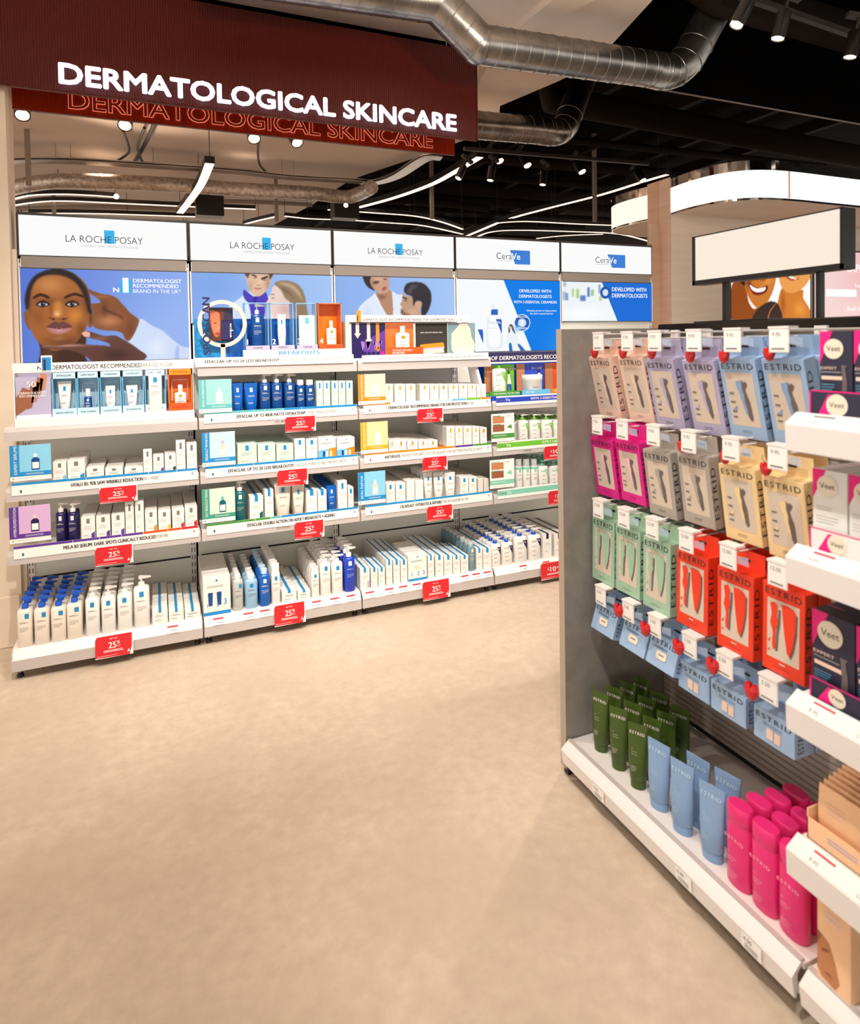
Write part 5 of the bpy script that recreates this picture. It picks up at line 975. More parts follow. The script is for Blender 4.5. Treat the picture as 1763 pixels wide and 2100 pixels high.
disp(cap_bottle, 173, 189, 797, zp, DYF+.035, 'blue dropper bottle in the second niche of the left bay display', 'bottle', 'dropper_bottle', body='deep_blue', cap='white', ch=.3, cw=.6)
disp(tube_pack, 217, 237, 791, zp, DYF+.035, 'white tube with low blue square, third niche of the display', 'tube', 'squeeze_tube', body='white', capw=.8)
disp(tube_pack, 259, 283, 790, zp, DYF+.035, 'white flared tube in the fourth niche of the left bay display', 'tube', 'squeeze_tube', body='white')
disp(pump_bottle, 304, 332, 753, zp, DYF+.0, 'big white pump bottle rising out of the left bay display', 'bottle', 'pump_bottle', body='white', ph=.14, d=.042)
disp(cap_bottle, 358, 382, 789, zp, DYF+.035, 'white sun bottle in the orange niche of the left bay display', 'bottle', 'sun_bottle', body='white', sq='orange', ink='ink_soft', cap='white', ch=.3, cw=.4)

# second bay display
Zd = DECK['T']; Xa = on_y(400, 700, DYF).x; Xb = on_y(718, 700, DYF).x; L_ = Xb-Xa
t = thing('counter_display', 'blue product display with ring stand and four numbered niches', 'display', (Xa, DYF, Zd))
def lx(x, y=700): return on_y(x, y, DYF).x-Xa
def lz(y, x=560): return on_y(x, y, DYF).z-Zd
b = MB(); b.box(0, L_, -.03, .19, 0, .012, 'strip_white'); b.build('plinth', t)
b = MB(); b.box(lx(401), L_-.02, .12, .126, .012, lz(652), 'blue'); b.box(lx(401), lx(470), .113, .119, .012, lz(652), 'sq_blue'); b.build('back_board', t)
b = MB(); b.box(-.005, L_+.005, -.045, -.03, -.012, .038, 'peach', faces=dict(front='strip_white')); b.text('EFFACLAR: UP TO 3X LESS BREAKOUTS*.', (lx(418), -.0456, .008), UX, UZ, .017, 'ink', w=lx(570)-lx(418), bold=.05); b.text('UNCLOGS PORES TO HELP PREVENT SPOTS', (lx(573), -.0456, .009), UX, UZ, .015, 'ink_soft', w=lx(710)-lx(573), bold=-.01); b.build('front_strip', t)
b = MB(); b.box(lx(497), L_-.005, -.028, .0, .012, .075, 'strip_white'); b.text('BREAKOUTS', (lx(570), -.0286, .044), UX, UZ, .024, 'sq_blue', w=lx(652)-lx(570), bold=.05, sp=1.15); b.build('step', t)
cx, cz = lx(456), lz(664, 456); ro = (lx(508)-lx(401))/2*.94; b = MB(); secs = []
for k in range(41):
    a = 2*math.pi*k/40; c, s_ = math.cos(a), math.sin(a); secs.append([(cx+c*ro, -.026, cz+s_*ro), (cx+c*ro, -.014, cz+s_*ro), (cx+c*ro*.84, -.014, cz+s_*ro*.84), (cx+c*ro*.84, -.026, cz+s_*ro*.84)])
b.loft(secs, 'peach', False, False); b.box(cx-.012, cx+.012, -.026, -.014, .012, cz-ro*.86, 'peach'); b.build('ring_stand', t)
b = MB(); b.text('SPOTSCAN', (lx(431), -.03, lz(727, 425)), UZ, V(-1, 0, 0), .042, 'navy', w=lz(611, 425)-lz(727, 425), bold=.05); b.build('ring_lettering', t)
b = MB(); x0, x1, z0, z1 = lx(430), lx(480), lz(700, 455), lz(630, 455); b.box(x0, x1, .03, .04, z0, z1, 'navy_box', c=.003); b.build('panel_board', t)
cv = Canvas(x0+Xa, (x0+.62*(x1-x0))+Xa, z0+Zd+.003, z1+Zd-.012, .0026, DYF+.029, zc(.2042, 380, 540)); cv.grad((70, 34, 24), (96, 46, 30))
f = cv.poly([(240, 480), (330, 490), (350, 560), (345, 700), (320, 740), (290, 720), (250, 600)], (206, 120, 82), 1); cv.blob(300, 600, 14, 8, (60, 30, 24), .9); cv.poly([(296, 700), (340, 694), (345, 715), (310, 722)], (150, 50, 46), .8); cv.blob(330, 650, 12, 20, (236, 160, 120), .7)
o = cv.build('face_picture', t, 'paper_print'); o.matrix_parent_inverse = Matrix.Translation((-Xa, -DYF, -Zd))
b = MB(); b.box(x0+.5*(x1-x0), x1-.004, .016, .026, z0+.006, z0+.62*(z1-z0), 'navy', c=.004); b.box(x0+.85*(x1-x0), x0+.99*(x1-x0), .0153, .0156, z0+.3*(z1-z0), z0+.34*(z1-z0), 'sky'); b.text('SPOTSCAN', (x0+.92*(x1-x0), .0152, z0+.12*(z1-z0)), UZ, V(-1, 0, 0), .01, 'strip_white', w=.4*(z1-z0), bold=.02); b.build('phone', t)
for i, (a, c_) in enumerate(((503, 551), (555, 602), (607, 649), (652, 700))):
    x0, x1 = lx(a), lx(c_); z0 = .075; z1 = lz(621); f_ = 'orange_acrylic' if i == 3 else 'sky_acrylic'; b = MB()
    b.box(x0, x0+.005, -.01, .09, z0, z1, f_); b.box(x1-.005, x1, -.01, .09, z0, z1, f_); b.box(x0, x1, -.01, .09, z1-.005, z1, f_); b.box(x0, x1, -.03, .0, z0, z0+.024, 'orange_red' if i == 3 else 'lilac')
    if i == 3: b.box(x0+.005, x1-.005, .085, .09, z0, z1-.005, 'amber')
    b.text(['CLEANSE', 'CORRECT', 'CLEANSE', 'PROTECT'][i], ((x0+x1)/2, -.031, z0+.008), UX, UZ, .009, 'ink', align='C'); 
    b.text('1234'[i], (x0+.008, -.012, z0+.03), UX, UZ, .032, 'strip_white', bold=.03); b.build('niche', t)
zp = Zd+.076
disp(pump_bottle, 514, 539, 624, zp, DYF+.04, 'blue pump bottle in niche one of the second bay display', 'bottle', 'pump_bottle', body='deep_blue', sq='white', ink='off', ph=.22, d=.045)
disp(tube_pack, 569, 586, 645, zp, DYF+.04, 'white slim tube in niche two of the second bay display', 'tube', 'squeeze_tube', body='white', capw=.8)
disp(carton, 612, 645, 647, zp, DYF+.04, 'pale green carton in niche three of the second bay display', 'box', 'skincare_carton', face='mint', sq='seafoam')
disp(cap_bottle, 669, 689, 658, zp, DYF+.04, 'white sun bottle in orange niche four of the display', 'bottle', 'sun_bottle', body='white', sq='orange', ink='ink_soft', ch=.25, cw=.35)

# third bay display
Xa = on_y(710, 700, DYF).x; Xb = on_y(980, 700, DYF).x; L_ = Xb-Xa
t = thing('counter_display', 'sun care display with orange, purple and grey panels', 'display', (Xa, DYF, Zd))
b = MB(); b.box(0, L_+.02, -.03, .19, 0, .012, 'strip_white'); b.build('plinth', t)
b = MB(); b.box(lx(738), L_+.05, -.045, -.03, -.012, .03, 'strip_white'); b.text('ANTHELIOS: DAILY SUN EXPERTISE FOR ALL SKIN TYPES', (lx(769), -.0456, .0), UX, UZ, .015, 'ink_soft', w=lx(982)-lx(769), bold=.0, sp=1.1); b.build('front_strip', t)
zh0, zh1 = lz(660, 840), lz(648, 840)
b = MB(); b.box(-.005, lx(962), -.006, .0, zh0, zh1+.004, 'peach', faces=dict(front='strip_white')); b.box(-.005, lx(716), -.006, .0, .03, zh0, 'peach'); b.box(lx(708), lx(716), -.004, .12, .03, zh0, 'peach'); b.text('DERMATOLOGIST RECOMMENDED BRAND FOR SUN PROTECTION', (lx(743), -.0068, zh0+.006), UX, UZ, .016, 'ink', w=lx(930)-lx(743), bold=.02); b.text('IN GB*', (lx(932), -.0068, zh0+.006), UX, UZ, .014, 'ink_soft'); b.text('N', (lx(725), -.0068, zh0+.006), UX, UZ, .016, 'ink')
b.box(lx(731), lx(740), -.009, -.006, zh0+.002, lz(637, 735), 'orange'); b.text('1', (lx(732), -.0096, zh0+.006), UX, UZ, .036, 'ink', bold=.04); b.build('header_board', t)
def panel(xa, xb, yt, yb, y, mat, nm, extra=None):
    b = MB(); b.box(lx(xa), lx(xb), y, y+.004, lz(yb, (xa+xb)/2), lz(yt, (xa+xb)/2), mat); 
    if extra: extra(b, lx(xa), lx(xb), lz(yb, (xa+xb)/2), lz(yt, (xa+xb)/2), y-.0008)
    return b.build(nm, t)
def ex1(b, x0, x1, z0, z1, y):
    W_, H = x1-x0, z1-z0
    b.quad((x0+W_*.35, y, z0), (x1, y, z0), (x1, y, z0+H*.8), (x0+W_*.35, y, z0+H*.5), 'purple')
    for fx, z, m_ in ((.12, .72, 'peach'), (.45, .55, 'peach'), (.72, .34, 'orange')): b.quad((x0+W_*fx, y*1.0-.001, z0+H*z), (x0+W_*(fx+.1), y-.001, z0+H*z), (x0+W_*(fx+.1), y-.001, z1), (x0+W_*fx, y-.001, z1), m_); b.plate([(x0+W_*(fx-.05), y-.001, z0+H*z), (x0+W_*(fx+.15), y-.001, z0+H*z), (x0+W_*(fx+.05), y-.001, z0+H*(z-.14))], (0, -1, 0), .0005, m_)
    for r_ in range(2):
        for c in range(6): 
            cx = x0+W_*(.25+.13*c); cz = z0+H*(.08+.09*r_); b.plate([(cx+W_*.055*math.cos(a), y-.002, cz+W_*.055*math.sin(a)) for a in [k*math.pi/5 for k in range(10)]], (0, -1, 0), .0004, 'veil_pink' if c > 4 else 'navy')
    rr = random.Random(3)
    for k in range(14): xx = x0+W_*rr.uniform(.3, .95); b.quad((xx, y-.0015, z0+H*.25), (xx+.0015, y-.0015, z0+H*.25), (xx+W_*.1*rr.uniform(-1, 1)+.0015, y-.0015, z0+H*.5), (xx+W_*.1*rr.uniform(-1, 1), y-.0015, z0+H*.5), 'violet')
panel(723, 792, 662, 738, .02, 'navy', 'purple_panel', ex1)
panel(790, 854, 661, 738, .05, 'orange_acrylic', 'orange_panel')
def ex2(b, x0, x1, z0, z1, y):
    b.text('THE MOST EFFICIENT', (x0+.03, y, z0+.055), UX, UZ, .01, 'strip_white'); b.text('UV FILTER', (x0+.03, y, z0+.038), UX, UZ, .013, 'strip_white', bold=.02); b.text('AGAINST THE MOST', (x0+.03, y, z0+.024), UX, UZ, .008, 'strip_white'); b.text('PENETRATING UV RAYS', (x0+.03, y, z0+.010), UX, UZ, .009, 'strip_white', bold=.02)
panel(793, 866, 712, 738, -.012, 'orange_red', 'orange_notice', ex2)
def ex3(b, x0, x1, z0, z1, y):
    W_, H = x1-x0, z1-z0; b.text('100% SMOOTH PEACH FEEL', (x0+W_*.15, y, z0+H*.72), UX, UZ, .008, 'strip_white', w=W_*.7)
    for z, m_ in ((.30, 'orange'), (.25, 'lilac'), (.14, 'peach')): b.quad((x0+W_*.1, y-z*.01, z0+H*z), (x0+W_*.9, y-z*.01, z0+H*(z+.04)), (x0+W_*.86, y-z*.01, z0+H*(z+.16)), (x0+W_*.14, y-z*.01, z0+H*(z+.11)), m_)
panel(856, 921, 662, 737, .03, 'dark_grey', 'grey_panel', ex3)
def ex4(b, x0, x1, z0, z1, y):
    W_, H = x1-x0, z1-z0; pts = [(.1, .45), (.12, .7), (.3, .85), (.45, 1.0), (.65, 1.02), (.8, .85), (.85, .6), (.98, .4), (.9, .15), (.6, .02), (.3, .1), (.12, .25)]; b.plate([(x0+W_*u, y, z0+H*v) for u, v in pts], (0, -1, 0), .006, 'peach'); b.text('SUPERCHARGED', (x0+W_*.25, y-.007, z0+H*.24), UX, UZ, .014, 'strip_white', w=W_*.75, bold=.02)
panel(921, 977, 662, 737, .02, 'silver_teal', 'peach_cutout', ex4)
disp(cap_bottle, 811, 839, 669, Zd+.013, DYF+.025, 'white sun flask standing in front of the orange panel', 'bottle', 'sun_bottle', body='white', sq='orange', ink='ink_soft', ch=.2, cw=.35)

# fourth bay display, blue, standing on the upper shelf
Zd = DECK['A']; Xa = on_y(985, 780, DYF).x; Xb = BX[4]-.01; L_ = Xb-Xa
t = thing('counter_display', 'royal blue display with green and blue picture niches', 'display', (Xa, DYF, Zd))
zt_ = lz(722, 1060); zm = lz(741, 1060)
b = MB(); b.box(0, L_, -.03, .18, 0, .03, 'royal'); b.build('plinth', t)
b = MB(); b.box(-.01, L_, -.01, -.004, zm, zt_, 'navy'); b.text('95% OF DERMATOLOGISTS RECOMMEND', (lx(984, 730), -.0108, zm+.012), UX, UZ, .028, 'strip_white', w=.72, bold=.03); b.build('header_board', t)
b = MB(); b.loft([[(.0+k, -.03, .03) for k in (0, .02)]+[(.02, .1, .03), (0, .1, .03)], [(-.05, -.01, zm), (-.03, -.01, zm), (-.03, .1, zm), (-.05, .1, zm)]], 'strip_white'); b.box(0, L_, .11, .115, .03, zm, 'royal'); b.box(-.02, L_, -.012, -.004, zm-.01, zm, 'strip_white'); b.build('frame', t)
for i, (a, c_, m_, f_) in enumerate(((1000, 1062, 'green', 'green_dark'), (1066, 1124, 'royal', 'sky'), (1125, 1180, 'orange_red', 'orange'))):
    x0, x1 = lx(a, 780), lx(c_, 780); b = MB(); b.box(x0, x1, .05, .055, .03, zm-.02, m_); b.box(x0, x0+(x1-x0)*.28, .044, .05, .05, zm-.02, 'skin'); b.box(x0, x1, -.028, -.015, .03, .06, f_); b.text(['FOR NORMAL TO DRY SKIN', 'DRY SKIN', 'BLEMISHES'][i], (x0+.03, -.0288, .04), UX, UZ, .011, 'strip_white', bold=.02); b.text(['HYDRATING', 'IN 1 USE', 'CLEAR'][i], (x0+(x1-x0)*.55, .049, zm-.06), UX, UZ, .016, 'strip_white')
    hx = x0+(x1-x0)*.8; b.plate([(hx-.012, .045, .10), (hx+.02, .045, .10), (hx+.008, .045, .17), (hx-.008, .045, .17)], (0, -1, 0), .001, 'strip_white'); b.plate([(hx-.012, .045, .06), (hx-.002, .045, .06), (hx+.004, .045, .10), (hx-.010, .045, .10)], (0, -1, 0), .001, 'cap_blue'); b.plate([(hx+.01, .045, .06), (hx+.022, .045, .06), (hx+.018, .045, .10), (hx+.006, .045, .10)], (0, -1, 0), .001, 'cap_blue'); b.plate([(hx-.006, .0445, .168), (hx+.006, .0445, .168), (hx+.006, .0445, .19), (hx-.006, .0445, .19)], (0, -1, 0), .001, 'ink'); b.build('niche', t)
disp(pump_bottle, 1009, 1036, 742, Zd+.031, DYF+.01, 'white bottle with green pump in front of the green picture', 'bottle', 'pump_bottle', body='white', pump='green', collar='green', logo='green', ph=.2, d=.045)
b = MB(); X0, X1, Z0, Z1 = rectY(1074, 1112, 762, 800, DYF+.02); W_ = X1-X0; b.sup([(W_/2*.94, W_/2*.94, 0), (W_/2, W_/2, .006), (W_/2, W_/2, (Z1-Z0)*.7), (W_/2*1.03, W_/2*1.03, (Z1-Z0)*.72), (W_/2*1.03, W_/2*1.03, (Z1-Z0)), (W_/2*.97, W_/2*.97, (Z1-Z0)+.003)], 'white', 28); b.text('Cera', (-W_*.22, -W_/2-.001, .04), UX, UZ, .016, 'ink_soft')
tag(b.build('cream_jar', loc=((X0+X1)/2, DYF+.025+.02, Zd+.031)), 'wide white cream jar in the blue display niche', 'jar')
# ================================================================== NEAR GONDOLA
gx = 1.90
t = thing('gondola_unit', 'near gondola with hooks, grey end panel and slatted back', 'shelving', (gx, 2.03, 0))
b = MB(); b.box(1.388-gx, 2.42-gx, .0, .034, .03, 1.685, 'grey_board', faces=dict(left='edge_beige')); b.build('end_panel', t)
b = MB(); b.box(1.40-gx, 1.44-gx, .004, .03, 0, .03, 'black_plastic'); b.box(2.36-gx, 2.40-gx, .004, .03, 0, .03, 'black_plastic'); b.build('panel_foot', t)
# slatted back between base and top
secs = []; b = MB(); n = 66; vs = []
for k in range(n+1):
    z = .175+k*.022
    for zz, y in ((z, -.03), (z+.015, -.03), (z+.0165, -.024), (z+.0205, -.024)): vs += [(y-.01, -1.98, zz), (y-.01, -.001, zz)]
fs = [(2*i, 2*i+1, 2*i+3, 2*i+2) for i in range(len(vs)//2-1)]; b.add(vs, fs, 'slat_taupe'); b.box(-.03, .02, -1.98, -.001, .175, 1.66, 'slat_taupe'); b.build('slatted_back', t)
b = MB(); b.box(-.06, .12, -1.98, -.001, 1.668, 1.70, 'black_gloss', c=.004); b.build('top_cap', t)
b = MB(); b.box(-.045, -.036, -.985, -.955, .05, 1.66, 'white_metal'); b.build('upright', t)
b = MB(); b.box(-.02, .1, -1.98, -.03, .142, .172, 'black_plastic'); b.build('plinth_void', t)
LX = 1.368
for (ya, yb) in ((2.026, 1.062), (1.052, .10)):
    b = MB(); b.box(LX+.03-gx, -.02, yb-2.03, ya-2.03, .125, .14, 'white_metal')
    s_ = [(LX-gx, .065), (LX+.008-gx, .062), (LX+.012-gx, .12), (LX+.034-gx, .141), (LX+.026-gx, .146), (LX-.004-gx, .122), (LX-.008-gx, .116)]
    b.loft([[(x, y-2.03, z) for x, z in s_] for y in (yb+.004, ya-.004)], 'white_metal'); b.box(LX+.022-gx, LX+.036-gx, yb-2.03+.004, ya-2.03-.004, .1455, .148, 'lip_grey'); b.build('base_shelf', t)
    b = MB(); b.box(LX+.05-gx, .0, yb-2.03+.02, ya-2.03-.02, .03, .06, 'lip_grey'); b.build('base_frame', t)
def ticket(y, txt, lab):
    b = MB(); b.add([(LX-.0095, y+.03, .075), (LX-.0095, y-.03, .075), (LX-.0095, y-.03, .115), (LX-.0095, y+.03, .115)], [(0, 1, 2, 3)], 'strip_white'); b.text(txt, (LX-.0100, y+.024, .096), V(0, -1, 0), UZ, .011, 'ink_soft'); lines_y(b, LX-.0100, y+.02, y-.02, .088, 3); tag(b.build('price_ticket'), 'small price ticket on the gondola base lip below the %s' % lab, 'price ticket')
def lines_y(b, x, y0, y1, z, n, mat='ink_soft', h=.0015, gap=.004):
    for i in range(n): zz = z-i*gap; b.quad((x, y0, zz), (x, y1, zz), (x, y1, zz+h), (x, y0, zz+h), mat)
for y, tx, lab in ((1.80, '7.95', 'olive tubes'), (1.41, '6.99', 'blue tubes'), (1.18, '4.00', 'pink cans')): ticket(y, tx, lab)

# hanging razor cartons: front faces -X once turned
def hang_box(w, d, h, body, pic, style, flap=.055, txt='ESTRID', seen_side=True):
    k = ('h', w, d, h, body, pic, style)
    if k in PR: return PR[k]
    p = Proto(); b = MB(); y = -d/2; e = .0005; b.box(-w/2, w/2, -d/2, d/2, -h, 0, body, c=.001); i0 = None
    b.plate([(-w/2, d/2-.001, 0), (w/2, d/2-.001, 0), (w/2, d/2-.001, flap), (-w/2, d/2-.001, flap)], (0, 1, 0), .0008, body)
    b.box(-.014, .014, d/2-.0025, d/2-.0015, flap*.42, flap*.54, 'slot_black')
    if style != 'small':
        b.quad((-w*.38, y-e, -h*.84), (w*.38, y-e, -h*.84), (w*.38, y-e, -h*.17), (-w*.38, y-e, -h*.17), 'panel_cream')
    b.text(txt, (-w*.43, y-e*2, -h*(.125 if style != 'small' else .28)), UX, UZ, h*.075 if style != 'small' else h*.16, 'ink', w=w*.86, sp=1.2)
    if style != 'small': b.text(txt, (w/2+e, -d*.12+.005, -h*.86), V(0, 0, 1), V(0, -1, 0), d*.42, 'ink', w=h*.72, sp=1.2)
    else: b.text(txt, (w/2+e, -d*.12+.005, -h*.86), V(0, 0, 1), V(0, -1, 0), d*.3, 'ink', w=h*.72, sp=1.2)
    i0 = p.part('carton', b); b = MB(); yy = y-e*3
    def P(pts, m_, k=1): b.plate([(x*w, yy, z*h) for x, z in pts], (0, -1, 0), .0008*k, m_)
    if style == 'razor':
        P([(.06, -.26), (.11, -.30), (.13, -.27), (.20, -.30), (.17, -.35), (.12, -.36), (.16, -.46), (.20, -.52), (.21, -.62), (.22, -.74), (.17, -.77), (.12, -.72), (.10, -.60), (.07, -.52), (.08, -.44), (.05, -.36)], 'razor_grey')
        P([(-.10, -.28), (.06, -.26), (.05, -.36), (.08, -.44), (.07, -.52), (.10, -.60), (.12, -.72), (.04, -.66), (-.02, -.5), (-.04, -.42), (-.09, -.36)], pic, .5)
        for z in (-.44, -.55, -.67, -.74): P([(-.32, z), (-.2, z), (-.2, z+.02), (-.32, z+.02)], 'ink_soft', .4)
        P([(-.30, -.64), (-.16, -.58), (-.2, -.66)], pic, .4)
        lines(b, -w*.14, w*.14, -h*.9, yy, 2, 'ink', .001, .005)
    elif style == 'case':
        P([(-.30, -.22), (-.20, -.20), (-.12, -.24), (-.14, -.36), (-.10, -.42), (-.16, -.50), (-.17, -.62), (-.16, -.72), (-.22, -.74), (-.25, -.68), (-.23, -.54), (-.30, -.44), (-.26, -.34)], pic if pic != 'sage' else 'sage', 1)
        P([(-.10, -.27), (-.05, -.27), (-.06, -.42), (-.10, -.56), (-.12, -.74), (-.17, -.75), (-.14, -.5)], 'razor_grey', .5)
        P([(-.02, -.20), (.10, -.19), (.24, -.21), (.31, -.25), (.30, -.45), (.24, -.64), (.17, -.75), (.11, -.72), (.04, -.50), (.0, -.32)], pic, 1.6)
        P([(.30, -.25), (.345, -.27), (.33, -.48), (.27, -.66), (.2, -.77), (.17, -.75), (.24, -.64), (.30, -.45)], 'razor_grey', .5)
        P([(-.36, -.66), (-.30, -.62), (-.31, -.67)], pic, .4); P([(-.36, -.76), (-.31, -.74), (-.32, -.78)], pic, .4); P([(-.08, -.885), (.06, -.885), (.06, -.87), (-.08, -.87)], 'panel_cream', .4); lines(b, -w*.2, w*.2, -h*.93, yy, 1, 'ink', .001)
    elif pic == 'tablet':
        P([(-.18, -.52), (-.14, -.46), (.14, -.46), (.18, -.52), (.18, -.66), (.14, -.72), (-.14, -.72), (-.18, -.66)], 'cream', 2); P([(-.09, -.56), (.09, -.56), (.09, -.6), (-.09, -.6)], 'ink_soft', 2.2); lines(b, -w*.3, w*.2, -h*.36, yy, 2, 'ink', .001, .004)
    else:
        P([(-.16, -.5), (.0, -.5), (.0, -.82), (-.16, -.82)], 'peach', 1); P([(.03, -.52), (.18, -.52), (.18, -.84), (.03, -.84)], 'peach', 1); lines(b, -w*.26, w*.25, -h*.38, yy, 2, 'ink', .001, .005)
    p.part('printed_picture', b, 0); PR[k] = p; return p
# the peg: two wires and a price tag on the end; local origin at the tag, running +X to the back
def peg_proto():
    if 'peg' in PR: return PR['peg']
    p = Proto(); b = MB(); b.tube([(0, 0, 0), (.36, 0, 0)], .0028, 'white_metal', 8); b.tube([(.0, .0, .018), (.36, .0, .018)], .0022, 'white_metal', 8); b.box(.352, .362, -.02, .02, -.02, .03, 'white_metal'); p.part('wire', b)
    b = MB(); b.box(-.004, .0, -.029, .029, -.042, .022, 'strip_white', c=.0012); b.box(-.006, .03, -.03, .03, .020, .026, 'white_metal'); b.plate([(.001, -.029, -.02), (.02, -.05, -.028), (.022, -.046, -.004), (.001, -.029, 0)], (0, 0, 1), .001, 'clear_acrylic'); p.part('tag_holder', b); PR['peg'] = p; return p
def tag_text(txt):
    b = MB(); b.box(-.0048, -.0042, -.026, .026, -.038, .018, 'strip_white'); b.text(txt, (-.0052, .018, .0), V(0, -1, 0), UZ, .011, 'ink_soft'); b.quad((-.0052, .02, -.034), (-.0052, -.018, -.034), (-.0052, -.018, -.03), (-.0052, .02, -.03), 'ink_soft'); return b
def sec_proto():
    if 'sec' in PR: return PR['sec']
    p = Proto(); b = MB(); b.sup([(.004, .006, -.004), (.011, .014, .004), (.012, .020, .016), (.012, .023, .026), (.009, .021, .033)], 'security_red', 14, 2.6); b.sup([(.010, .009, .030), (.010, .010, .036), (.006, .006, .041)], 'security_red', 12, 2.2, cy=-.011); b.sup([(.010, .009, .030), (.010, .010, .036), (.006, .006, .041)], 'security_red', 12, 2.2, cy=.011); p.part('tag_body', b)
    b = MB(); b.tube(smooth_path([(0, 0, .03), (.006, .004, .038), (.004, .018, .05), (.012, .022, .062)], 4), .0011, 'black_plastic', 6); p.part('cord', b); return PR.setdefault('sec', p)
rows = [
 dict(z=1.668, tags=[1.953, 1.797, 1.666, 1.502, 1.362, 1.216], left=[1205, 1265, 1321, 1396, 1470, 1558], top=[730, 728, 733, 735, 732, 732], h=.236, tilt=13, style='razor', cols=['peach', 'peach', 'lilac', 'lilac', 'baby_blue', 'baby_blue'], pics=['peach', 'peach', 'lilac', 'lilac', 'steel_blue', 'steel_blue'], price='9.95', n=2, words=['peach carton', 'peach carton', 'lilac carton', 'lilac carton', 'pale blue carton', 'pale blue carton'], rn='top'),
 dict(z=1.364, tags=[1.964, 1.827, 1.676, 1.525, 1.369, 1.221], left=[1209, 1259, 1316, 1386, 1471, 1559], top=[893, 899, 918, 926, 948, 972], h=.222, tilt=8, style='razor', cols=['magenta', 'magenta', 'stone', 'stone', 'butter', 'butter'], pics=['pink_white', 'pink_white', 'stone', 'stone', 'butter', 'butter'], price='9.95', n=2, words=['magenta carton', 'magenta carton', 'grey carton', 'grey carton', 'yellow carton', 'yellow carton'], rn='second'),
 dict(z=1.059, tags=[1.963, 1.823, 1.684, 1.537, 1.38, 1.222], left=[1214, 1262, 1318, 1387, 1470, 1563], top=[1056, 1073, 1097, 1122, 1158, 1189], h=.236, tilt=-1, style='case', cols=['sage', 'sage', 'sage', 'coral', 'coral', 'coral'], pics=['sage', 'sage', 'sage', 'coral', 'coral', 'coral'], price='12.00', n=2, words=['sage green carton', 'sage green carton', 'sage green carton', 'orange-red carton', 'orange-red carton', 'orange-red carton'], rn='third'),
 dict(z=.742, tags=[1.953, 1.804, 1.676, 1.526, 1.394, 1.251], left=[1223, 1281, 1336, 1389, 1456, 1544], top=[1234, 1266, 1297, 1350, 1391, 1443], h=.10, tilt=-18, style='small', cols=['baby_blue']*6, pics=['tablet']*3+['bar']*3, price='5.50', n=2, words=['small blue carton with oval']*3+['small blue carton with flap']*3, rn='bottom')]
PX = 1.475
def posn(k): return ['nearest the end panel', 'second from the end panel', 'third from the end panel', 'fourth from the end panel', 'fifth from the end panel', 'sixth from the end panel'][k]
for r in rows:
    for k in range(6):
        ty = r['tags'][k]-.029; pg = place(peg_proto(), 'display_hook', (PX, ty, r['z']-.022), 'white hook with price tag, %s row, %s' % (r['rn'], posn(k)), 'hook')
        o = tag_text(r['price']).build('tag_insert', pg.children[1] if len(pg.children) > 1 and 'tag' in pg.children[1].name else pg)
        L = on_x(r['left'][k], r['top'][k], 1.505); w_ = .125; tl = r['tilt']; d_ = .045
        if r['style'] == 'small' and k > 2: tl = 0; d_ = .075
        h_ = r['h'] if not (r['style'] == 'small' and k > 2) else .088
        pr = hang_box(w_, d_, h_, r['cols'][k], r['pics'][k], r['style'])
        n = r['n']
        for q in range(n):
            loc = (1.505+d_/2+.002+q*(d_/math.cos(math.radians(tl))+.006), L.y-w_/2-.001*q, L.z)
            lb = '%s on hook %s, %s row, %s' % (r['words'][k], posn(k), r['rn'], 'front one' if q == 0 else 'behind the front one')
            lb = lb if len(lb.split()) <= 16 else lb.replace('the front one', 'it')
            ob = place(pr, 'razor_carton' if r['style'] != 'small' else 'blade_carton', loc, lb, 'box', None, rot=(math.radians(tl), 0, math.radians(-90)))
sg_ = [(1215, 722, 0), (1273, 722, 0), (1332, 722, 0), (1411, 728, 0), (1480, 728, 0), (1573, 722, 0), (1268, 1252, 3), (1323, 1290, 3), (1391, 1327, 3), (1461, 1366, 3), (1541, 1418, 3), (1394, 913, 1), (1482, 935, 1), (1566, 958, 1)]
for i, (x, y, rr) in enumerate(sg_):
    p = on_x(x+(0 if rr == 3 else 4), y, 1.468 if rr == 3 else 1.492); so = place(sec_proto(), 'security_tag', (p.x, p.y, p.z-.02), 'red security tag with black cord, %s row, %s' % (rows[rr]['rn'], ('%s from the left' % ORD[[0, 1, 2, 3, 4, 5, 0, 1, 2, 3, 4, 0, 1, 2][i]])), 'security tag', 'red security tags on the gondola hooks')
    if rr != 3: so.scale = (.78, .78, .78)

# base shelf goods
gt = tube_pack(.068, .046, .212, body='olive', capw=.74, name='ESTRID', nm='off')
TZ = .1405
for c, (x, y) in enumerate(((1223, 1545), (1260, 1583), (1299, 1622))):
    p = on_z(x, y, .14)
    for k in range(4): place(gt, 'cream_tube', (p.x+.03+k*.067, p.y+.012+.006*k, TZ), 'olive green tube, %s column from the panel, %s' % (['first', 'second', 'third'][c], ['front row', 'second row back', 'third row back', 'rearmost row'][k]), 'tube', rz=math.radians(-64+random.uniform(-6, 6)))
bt = tube_pack(.082, .046, .212, body='steel_blue', capw=.74, name='ESTRID', nm='ice')
for x, y, lb in ((1346, 1668, 'light blue tube, front row, next to the olive tubes'), (1394, 1718, 'light blue tube, front row, middle one'), (1456, 1775, 'light blue tube, front row, beside the pink cans'), (1427, 1705, 'light blue tube behind the middle front one'), (1488, 1745, 'light blue tube, rear row, beside the pink cans')):
    p = on_z(x, y, .14); place(bt, 'cream_tube', (p.x+.028, p.y+.018, TZ), lb, 'tube', rz=math.radians(-78+random.uniform(-4, 4)))
